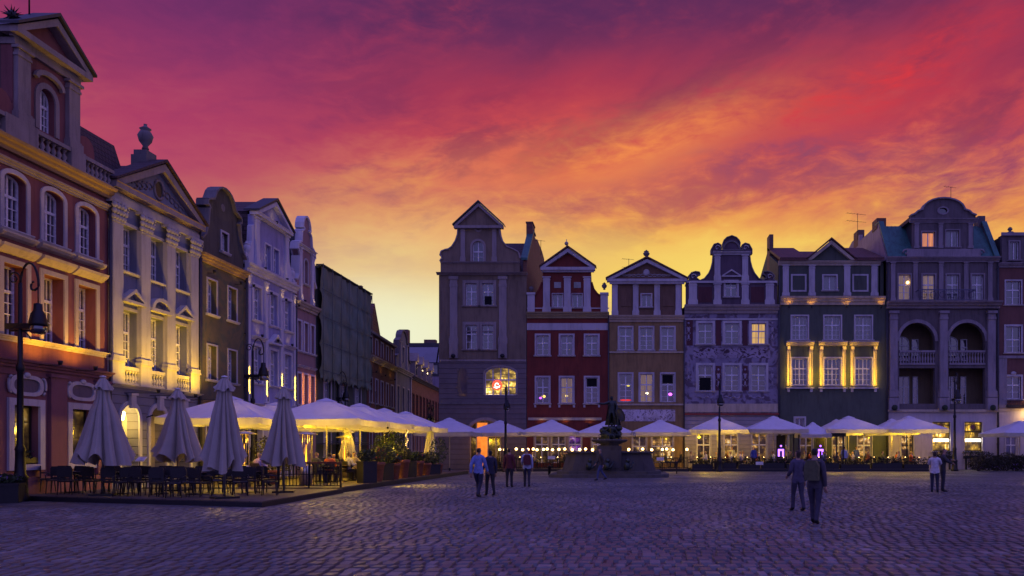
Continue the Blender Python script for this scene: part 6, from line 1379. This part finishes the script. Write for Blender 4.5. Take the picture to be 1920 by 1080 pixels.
# railing with a wooden top at the head of the long deck
t = thing('terrace_railing', 'dark railing with a red-brown wooden top between the two decks', 'railing', (-13.6, 30.98, .21))
MB().box(0, 2.45, -.09, .09, .93, 1.0).build('top_rail', simple('red_brown_wood', (.16, .05, .03), .35), t); m = MB()
for i in range(19): m.box(.03+i*.133, .055+i*.133, -.012, .012, .05, .93)
m.box(0, 2.45, -.02, .02, .05, .09); m.box(0, 2.45, -.015, .015, .5, .53); m.build('balusters', IRON, t)
m = MB(); 
for x in (0, 1.2, 2.43): m.box(x-.03, x+.03, -.03, .03, 0, .95)
m.build('posts', IRON, t)
# ---- planters
GRN = simple('shrub_leaves', (.035, .06, .022), .7, 0, .3, 9); GRN2 = simple('yellowish_leaves', (.09, .10, .03), .7, 0, .3, 9); FLW = simple('violet_petals', (.25, .12, .42), .7); FLR = simple('red_petals', (.45, .08, .05), .7)
def plant(X, Y, z, label, kind='pot', hp=.8, rp=.3, ph=.9, pr=.45, mat=None, n=420, flowers=None, name='potted_shrub', cat='potted plant', ls=.07):
    t = thing(name, label, cat, (X, Y, z), random.random(), 'potted plants on the terraces')
    if kind == 'pot': MB().lathe(0, 0, [(0, 0), (rp*.66, 0), (rp*.72, .04), (rp*.98, hp*.8), (rp*1.1, hp*.82), (rp*1.12, hp*.97), (rp, hp), (rp*.9, hp*.93), (0, hp*.9)], 18).build('pot', TERRA, t)
    else: MB().box(-rp, rp, -rp, rp, 0, hp).box(-rp-.02, rp+.02, -rp-.02, rp+.02, hp-.08, hp-.001).build('box', EDGE, t)
    m = MB()
    for i in range(7): a = i*.9; m.tube([(0, 0, hp*.9), (.12*cos(a), .12*sin(a), hp+ph*.4), (.32*pr/.45*cos(a), .32*pr/.45*sin(a), hp+ph*.85)], [.016, .012, .005], 5)
    m.build('stems', WOODD, t); m = MB(); leafcloud(m, -pr, pr, -pr, pr, hp-.02, hp+ph, n, ls, True); m.build('foliage', mat or GRN, t, fix=False)
    if flowers:
        m = MB(); leafcloud(m, -pr, pr, -pr, pr, hp, hp+ph, 60, .05, True); m.build('flowers', flowers, t, fix=False)
    return t
pl = [(690, 'box', .95, .32, .55, .4, 'tall dark box planter by the end of the railing', GRN, None), (709, 'pot', .9, .33, .7, .45, 'terracotta pot with a bushy plant, nearest of the pots', GRN2, FLR), (728, 'box', .8, .3, .9, .5, 'dark box with a tall shrub between two terracotta pots', GRN, None), (741, 'pot', .8, .3, .5, .4, 'slim terracotta pot behind the dark box', GRN, FLR), (757, 'pot', .95, .34, .7, .42, 'terracotta pot with yellow-green leaves below the lit pole', GRN2, None), (772, 'box', .85, .3, .5, .4, 'low dark box beside the lit pole', GRN, None), (786, 'pot', .85, .3, .5, .38, 'terracotta pot with red flowers near the folded cream parasol', GRN, FLR), (800, 'pot', .7, .3, .6, .42, 'terracotta pot with grassy leaves near the far end', GRN2, None), (812, 'box', .6, .35, .8, .5, 'wooden box with a rounded shrub, second from the far end', GRN, None), (824, 'pot', .6, .25, 1.6, .55, 'pot with the tall slender shrub at the far end of the deck', GRN, None)]
for px, kd, hp, rp, ph, pr, lb, mt, fl in pl:
    Y = F*11.55/(CX-px); plant(-11.6, Y, .21, lb, kd, hp, rp, ph, pr, mt, 420, fl)
plant(-13.0, 43.6, .21, 'big dark bush in a pot under the second and third parasols', 'box', .6, .4, 1.9, 1.0, GRN, 1500)
plant(-15.0, 33.6, .21, 'tall feathery plant in a pot between folded parasols two and three', 'pot', .6, .3, 1.5, .7, GRN2, 700); plant(-14.4, 47.6, .21, 'leafy bush in a pot behind the terracotta row', 'pot', .6, .3, 1.5, .7, GRN, 800)
t = thing('light_pole', 'post wound with small fairy lights on the long deck', 'light pole', (-11.9, 42.8, .21)); MB().tube([(0, 0, 0), (0, 0, 2.75)], .04, 6).build('post', MATS['cream_pole'], t)
m = MB()
for i in range(26): m.ball((.06*cos(i*1.1), .06*sin(i*1.1), .5+i*.085), .018, 5)
m.build('fairy_lights', BULB, t)
plant(-20.0, 25.5, 0, 'long dark planter box with violet flowers at the left edge', 'box', .62, .55, .28, .6, GRN, 500, FLW, 'flower_planter', 'planter')
plant(-21.0, 26.6, 0, 'dark planter box with violet flowers close to the red house', 'box', .62, .35, .25, .4, GRN, 300, FLW, 'flower_planter', 'planter')
t = thing('menu_stand', 'small menu stand by the blue-grey arch beside the leftmost folded parasol', 'menu stand', (pxw(262, 29.2), 29.2, .17)); MB().tube([(0, 0, 0), (0, 0, 1.1)], .02, 5).build('post', IRON, t); MB().prof([(-.02, 1.08), (.2, 1.22), (.2, 1.25), (-.02, 1.11)], -.16, .16).build('board', WHITE, t)
# ---- far terrace: fence, lamp globes, tables, diners, hedge
glob = [937, 946, 968, 980, 990, 1000, 1007, 1019, 1026, 1036, 1048, 1059, 1073, 1087, 1098, 1111, 1179, 1205, 1222, 1242, 1250, 1262, 1288]
glab = lambda i: 'glowing lamp globe on a thin post, number counted from the left: '+['first', 'second', 'third', 'fourth', 'fifth', 'sixth', 'seventh', 'eighth', 'ninth', 'tenth', 'eleventh', 'twelfth', 'thirteenth', 'fourteenth', 'fifteenth', 'sixteenth', 'seventeenth', 'eighteenth', 'nineteenth', 'twentieth', 'twenty-first', 'twenty-second', 'twenty-third'][i]
gp0 = thing('globe_lamp', glab(0), 'lamp', (pxw(glob[0], 61), 61, .2), 0, 'row of lamp globes on the far terrace fence')
MB().ball((0, 0, 1.47), .1, 12).build('globe', emit('lamp_globe', (1, .62, .22), 9), gp0); MB().tube([(0, 0, 0), (0, 0, 1.38)], .02, 5).lathe(0, 0, [(.05, 1.36), (.06, 1.4), (.0, 1.4)], 8).build('post', IRON, gp0)
for i, px in enumerate(glob[1:], 1): dup(gp0, (pxw(px, 61), 61+.0*i, .2+.03*((i*7) % 3-1)), 0, glab(i))
for px in (960, 1005, 1050, 1098, 1200, 1245): light('POINT', (pxw(px, 61), 61.3, 1.8), 14, (1, .58, .14), gp0, .1).matrix_parent_inverse = Matrix.Translation((-pxw(937, 61), -61, -.2))
def fence(x0, x1, label, Y=60.85, z=.2, hh=.85):
    t = thing('terrace_fence', label, 'fence', (x0, Y, z)); L = x1-x0; m = MB(); m.box(0, L, -.03, .03, hh-.05, hh); m.box(0, L, -.02, .02, .08, .12); m.build('rails', IRON, t); m = MB(); n = int(L/.16)
    for i in range(n+1): m.box(i*L/n-.012, i*L/n+.012, -.012, .012, 0, hh-.05)
    m.build('bars', IRON, t)
fence(pxw(932, 60.85), pxw(1046, 60.85), 'dark barred fence below the lamp globes left of the fountain'); fence(pxw(1238, 60.85), pxw(1290, 60.85), 'dark barred fence below the lamp globes right of the fountain')
WICK2 = simple('dark_hedge_leaves', (.012, .02, .012), .8, 0, .5, 9)
def hedgebox(x0, x1, label, Y=60.95, z=.2, hb=.5, hl=.45):
    t = thing('hedge_planter', label, 'planter', (x0, Y, z)); MB().box(0, x1-x0, -.2, .2, 0, hb).build('box', EDGE, t); m = MB(); leafcloud(m, 0, x1-x0, -.25, .25, hb-.05, hb+hl, int(230*(x1-x0)), .06); m.build('foliage', WICK2, t, fix=False)
hb = [(1298, 1336, 'leftmost hedge box of the wide far deck'), (1339, 1380, 'hedge box in front of the lit-hem parasol'), (1384, 1424, 'hedge box before the painted house, right part'), (1428, 1470, 'hedge box below the seam of the painted and green houses'), (1474, 1520, 'hedge box in front of the low small parasol'), (1524, 1572, 'hedge box left before the green house'), (1576, 1630, 'hedge box under the lit parasol of the green house'), (1634, 1690, 'hedge box before the corner of the loggia house'), (1694, 1740, 'rightmost hedge box of the wide far deck')]
for i, (a, b_, lb) in enumerate(hb): hedgebox(pxw(a, 60.95), pxw(b_, 60.95), 'dark '+lb, hb=.35+.1*(i % 2), hl=.3+.12*(i % 3))
t = thing('hedge', 'big dark flowering bush at the right edge before the brown-red house', 'bush', (pxw(1822, 62), 62, 0))
m = MB()
for i in range(7): x = .5+i*.75; leafcloud(m, x-.8, x+.8, -.8, .8, .0, 1.15+.35*sin(i*1.7)**2, 900, .085, True)
m.build('foliage', simple('bush_leaves', (.05, .045, .025), .8, 0, .3, 9), t, fix=False); m = MB(); leafcloud(m, .2, 5.2, -.85, -.5, .1, .6, 60, .06); m.build('flowers', FLW, t, fix=False)
m = MB(); [m.tube([(.5+i*.75, 0, 0), (.5+i*.75+.1, 0, .9)], .03, 5) for i in range(7)]; m.build('stems', WOODD, t)
for a, b_ in ((1752, 1784), (1808, 1846)):
    t = thing('window_planter', 'dark leafy planter under the %s lit window of the loggia house' % ('left' if a < 1800 else 'right'), 'planter', (pxw(a, 66.3), 66.3, 0)); L = pxw(b_, 66.3)-pxw(a, 66.3); MB().box(0, L, -.2, .2, .9, 1.15).box(.1, .2, -.1, .1, 0, .9).box(L-.2, L-.1, -.1, .1, 0, .9).build('box', EDGE, t); m = MB(); leafcloud(m, -.05, L+.05, -.28, .28, .95, 1.55, 300, .08); m.build('foliage', WICK2, t, fix=False)
CND = emit('candle_glow', (1, .6, .2), 14)
tabs = [(945, 0), (975, 1), (1012, 0), (1045, 1), (1078, 0), (1185, 1), (1216, 0), (1262, 1), (1310, 0), (1330, 1), (1356, 0), (1378, 1), (1404, 0), (1434, 1), (1466, 0), (1494, 1), (1532, 1), (1558, 0), (1585, 1), (1613, 0), (1641, 1), (1668, 0), (1695, 1), (1722, 0)]
behind = {945: 'by the arched door', 975: 'before the seam of grey and red houses', 1012: 'before the red house, left', 1045: 'before the red house, middle', 1078: 'before the red house, right', 1185: 'just right of the statue', 1216: 'before the tan house, left', 1262: 'before the tan house, right', 1310: 'at the left end of the wide deck', 1330: 'left under the lit-hem parasol', 1356: 'right under the lit-hem parasol', 1378: 'before the orange-lit window of the painted house', 1404: 'before the painted house, right', 1434: 'before the seam of painted and green houses', 1466: 'by the first violet-lit door', 1494: 'left of the low small parasol', 1532: 'right of the low small parasol', 1558: 'before the green house, left', 1585: 'left under the lit parasol of the green house', 1613: 'right under the lit parasol of the green house', 1641: 'before the right end of the green house', 1668: 'before the corner of the loggia house', 1695: 'before the bookshop door', 1722: 'at the right end of the wide deck'}
shirts = [(T_W, 'white'), (T_BE, 'beige'), (T_RD, 'maroon'), (T_DK, 'charcoal'), (T_NB, 'royal blue'), (T_PU, 'lilac'), (T_GR, 'olive'), (T_OR, 'orange'), (T_BL, 'light blue')]
hairs = [HB, HK, HBL, HG]; R_ = random.Random(11); c0 = None
for i, (px, row) in enumerate(tabs):
    Y = 62.2+row*1.3; X = pxw(px, Y); w_ = behind[px]; g_ = 'far terrace seating'
    put('table', X, Y, .2, 0, 'small café table '+w_, 'tables on the far terrace')
    if c0 is None:
        c0 = thing('candle', 'candle glass on table '+w_, 'candle', (X, Y, .95), 0, 'candles on the far terrace tables'); MB().lathe(0, 0, [(0, 0), (.04, 0), (.045, .09), (.04, .09), (.035, .01), (0, .01)], 10).build('glass', MATS['window_glass'], c0); MB().ball((0, 0, .10), .026, 8, (1, 1, 1.5)).build('flame', CND, c0)
    else: dup(c0, (X+R_.uniform(-.15, .15), Y-.1, .95), 0, 'candle glass on table '+w_)
    if i % 3 == 0: light('POINT', (X, Y-.1, 1.35), 6, (1, .6, .2), TB if False else None, .05).name = 'candle_light'
    for side, a in (('left', pi/2+.2*R_.uniform(-1, 1)), ('right', -pi/2+.2*R_.uniform(-1, 1))):
        cx_, cy_ = X+.62*sin(a)*-1, Y+.62*cos(a)
        put('chair', cx_, cy_, .2, a, 'dark chair %s of table %s' % (side, w_), 'chairs on the far terrace')
        if px > 1160 and R_.random() < .82 or px < 1100 and R_.random() < .25:
            sm, sn = shirts[R_.randrange(len(shirts))]; person(cx_, cy_, .2, a, 'diner in %s %s of table %s' % (sn, side, w_), R_.choice(['sit', 'sit2', 'sit3', 'wsit']), cl(sm, DK, R_.choice(hairs)), 'diners on the far terrace')
person(pxw(1413, 61.9), 61.9, .2, .4, 'waiter in a royal blue apron standing before the painted house', 'stand', cl(T_NB, DK, HB)); person(pxw(1608, 64.4), 64.8, .2, .2, 'person in a royal blue shirt standing before the lit green-house window', 'stand', cl(T_NB, DK, HB)); person(pxw(1583, 61.6), 61.6, .2, 3.0, 'person in a pale blue shirt standing by the parasol pole', 'walk2', cl(mcol('pale_blue_cloth', (0, 0, 0)), DK, HK)); person(pxw(1374, 64.4), 64.9, .2, .0, 'person in a white shirt standing in the orange doorway', 'stand', cl(T_W, DK, HB))
for px, lb in ((1464, 'left'), (1538, 'right')):
    t = thing('violet_sign', 'tall violet-lit menu lantern, %s of the low small parasol' % lb, 'sign', (pxw(px, 65.3), 65.3, .2)); MB().box(-.35, .35, -.06, .06, 0, 2.6).build('frame', IRON, t); MB().prism([(-.24, .9), (.24, .9), (.24, 1.5), (-.24, 1.5)], -.09, -.061, [[(-.1, .9001), (.1, .9001), (.1, 1.35), (-.1, 1.35)]]).build('lit_letter', emit('violet_tube', (.35, .12, 1), 4) if px < 1500 else MATS['violet_tube'], t); MB().ball((0, -.08, 1.75), .08, 8).build('lit_dot', MATS['violet_tube'], t)
t = thing('tent_frame', 'dark square tent frame around the low small parasol', 'frame', (pxw(1498, 61.5), 61.5, .2)); m = MB()
for x in (0, 3.4):
    for y in (0, 2.0): m.box(x-.05, x+.05, y-.05, y+.05, 0, 2.5)
m.box(-.05, 3.45, -.06, .06, 2.5, 2.62); m.box(-.05, 3.45, 1.94, 2.06, 2.5, 2.62); m.build('posts', IRON, t); MB().box(1.9, 3.6, -.08, -.061, 2.45, 2.75).build('fascia', IRON, t)
for px, z_ in ((1034, 1.05), (1238, .95), (1424, .62)):
    tag(MB().box(-.28, .28, -.02, .02, -.12, .12).box(-.24, .24, -.028, -.021, -.02, .0).box(-.24, .1, -.028, -.021, .04, .06).build('notice_board', WHITE, None, (pxw(px, 60.7), 60.7 if px != 1424 else 60.68, z_)), 'small white notice board fixed to the %s' % {1034: 'fence left of the fountain', 1238: 'fence right of the fountain', 1424: 'hedge boxes of the wide deck'}[px], 'sign')
t = thing('bench', 'small dark bench and easel board just right of the fountain', 'bench', (pxw(1255, 55), 55, 0)); MB().box(-.6, .6, -.2, .2, .75, .82).build('seat', IRON, t)
for x in (-.5, .5):
    for y in (-.15, .15): MB().box(x-.03, x+.03, y-.03, y+.03, 0, .75).build('leg', IRON, t)
t = thing('waste_bin', 'slim dark bollard just left of the fountain steps', 'bollard', (pxw(1030, 52), 52, 0)); MB().lathe(0, 0, [(0, 0), (.09, 0), (.09, .5), (.12, .52), (.1, .62), (0, .66)], 10).build('post', IRON, t)
# ================================================================ fountain
t = thing('fountain', 'old stone fountain with broad sloping basins and steps in the middle of the square', 'fountain', (pxw(1143, 50), 50, 0))
def octa(a, b_, c, z0, z1, e=1.):
    P_ = [(-a, -b_+c), (-a+c, -b_), (a-c, -b_), (a, -b_+c), (a, b_-c), (a-c, b_), (-a+c, b_), (-a, b_-c)]; m = MB(); m.add([(x*e, y*e, z0) for x, y in P_]+[(x, y, z1) for x, y in P_], [tuple(range(8))[::-1], tuple(range(8, 16))]+[(i, (i+1) % 8, (i+1) % 8+8, i+8) for i in range(8)]); return m
STEP = plaster('dark_step_stone', (.09, .085, .085), .4)
octa(3.6, 3.0, .9, 0, .2).build('lower_step', STEP, t); octa(3.15, 2.6, .8, .2, .38).build('upper_step', STEP, t)
octa(2.55, 1.9, .6, .38, 1.45, 1.12).build('basin', plaster('dark_sandstone', (.085, .078, .072), .45), t); octa(2.7, 2.05, .65, 1.451, 1.56).build('basin_rim', MATS['dark_sandstone'], t); octa(2.4, 1.75, .55, 1.561, 1.575).build('water', GLASS_D, t)
MB().box(-.75, .75, -2.45, -1.6, .38, 1.60).box(-.62, .62, -2.5, -2.451, .55, 1.45).build('front_pedestal', MATS['dark_sandstone'], t)
m = MB()
for x in (-1.15, -.1, 1.1):
    m.ball((x, -2.75, .68), .2, 10, (1, 1, 1.3)); m.ball((x+.05, -2.72, 1.0), .14, 8); m.tube([(x-.15, -2.7, .5), (x+.25, -2.85, .62), (x+.38, -2.7, .95)], .07, 6)
m.build('carved_dolphins', BRONZE, t)
MB().box(-.75, .75, -.75, .75, 1.5, 1.9).lathe(0, 0, [(.6, 1.9), (.55, 2.0), (1.05, 2.15), (1.15, 2.25), (1.1, 2.3), (.5, 2.25), (0, 2.25)], 20).build('upper_bowl', MATS['dark_sandstone'], t)
MB().lathe(0, 0, [(.55, 2.25), (.5, 2.45), (.62, 2.6), (.42, 2.75), (.38, 3.0), (.5, 3.1), (0, 3.12)], 14).build('plinth', BRONZE, t)
t2 = thing('statue', 'dark bronze statue group on top of the stone fountain', 'statue', (pxw(1147, 50), 50, 3.0)); t2.scale = (1.2, 1.2, 1.1)
MA = dict(ST, armR=((.40, -.05, 1.30), (.62, -.1, 1.33)), armL=((.26, .02, 1.12), (.22, -.16, .98)), legL=((.13, -.12, .52), (.13, -.05, .085)), legR=((.12, .0, .5), (.14, .08, .085)), lean=-.04)
b_, pr_, _ = make_body(MA, 1.85); b_.materials.append(BRONZE); o = bpy.data.objects.new('warrior_figure', b_); C.objects.link(o); o.parent = t2; o.rotation_euler = (0, 0, .1)
for k in ('top', 'hair'): m_ = pr_[k]; m_.materials.append(BRONZE); c = bpy.data.objects.new({'top': 'armour', 'hair': 'helmet'}[k], m_); C.objects.link(c); c.parent = o
m = MB(); vs = []; n = 12
for j in range(9):
    for i in range(n+1):
        u = i/n-.5; v = j/8; vs.append((.05+u*(.36+.5*v), .17+.10*sin(u*14+v*2)*(.4+v)+.15*v, 1.58-v*1.4))
m.add(vs, [(j*(n+1)+i, j*(n+1)+i+1, (j+1)*(n+1)+i+1, (j+1)*(n+1)+i) for j in range(8) for i in range(n)], True); m.build('cloak', BRONZE, t2)
LOWF = dict(SIT, armR=((.42, -.02, 1.10), (.66, -.08, .95)), armL=((.38, .0, 1.05), (.55, -.05, .82)))
b_, pr_, _ = make_body(LOWF, 1.5); b_.materials.append(BRONZE); o = bpy.data.objects.new('seated_figure', b_); C.objects.link(o); o.parent = t2; o.location = (0, -.4, -.85)
m = MB()
for i in range(16):
    a = i*.8; m.ball((.36*cos(a)+.06*sin(i*3), .3*sin(a), -.75+.05*i), .2+.05*sin(i*2.3), 7, (1.1, 1, .9))
m.build('rock_base', BRONZE, t2)
MB().lathe(0, 0, [(0, -.04), (.3, -.02), (.42, .04), (.42, .06), (.3, .0), (0, -.01)], 16).build('shield', BRONZE, t2).matrix_local = Matrix.Translation((.42, -.15, .75)) @ Matrix.Rotation(1.2, 4, 'Y') @ Matrix.Rotation(.5, 4, 'X')
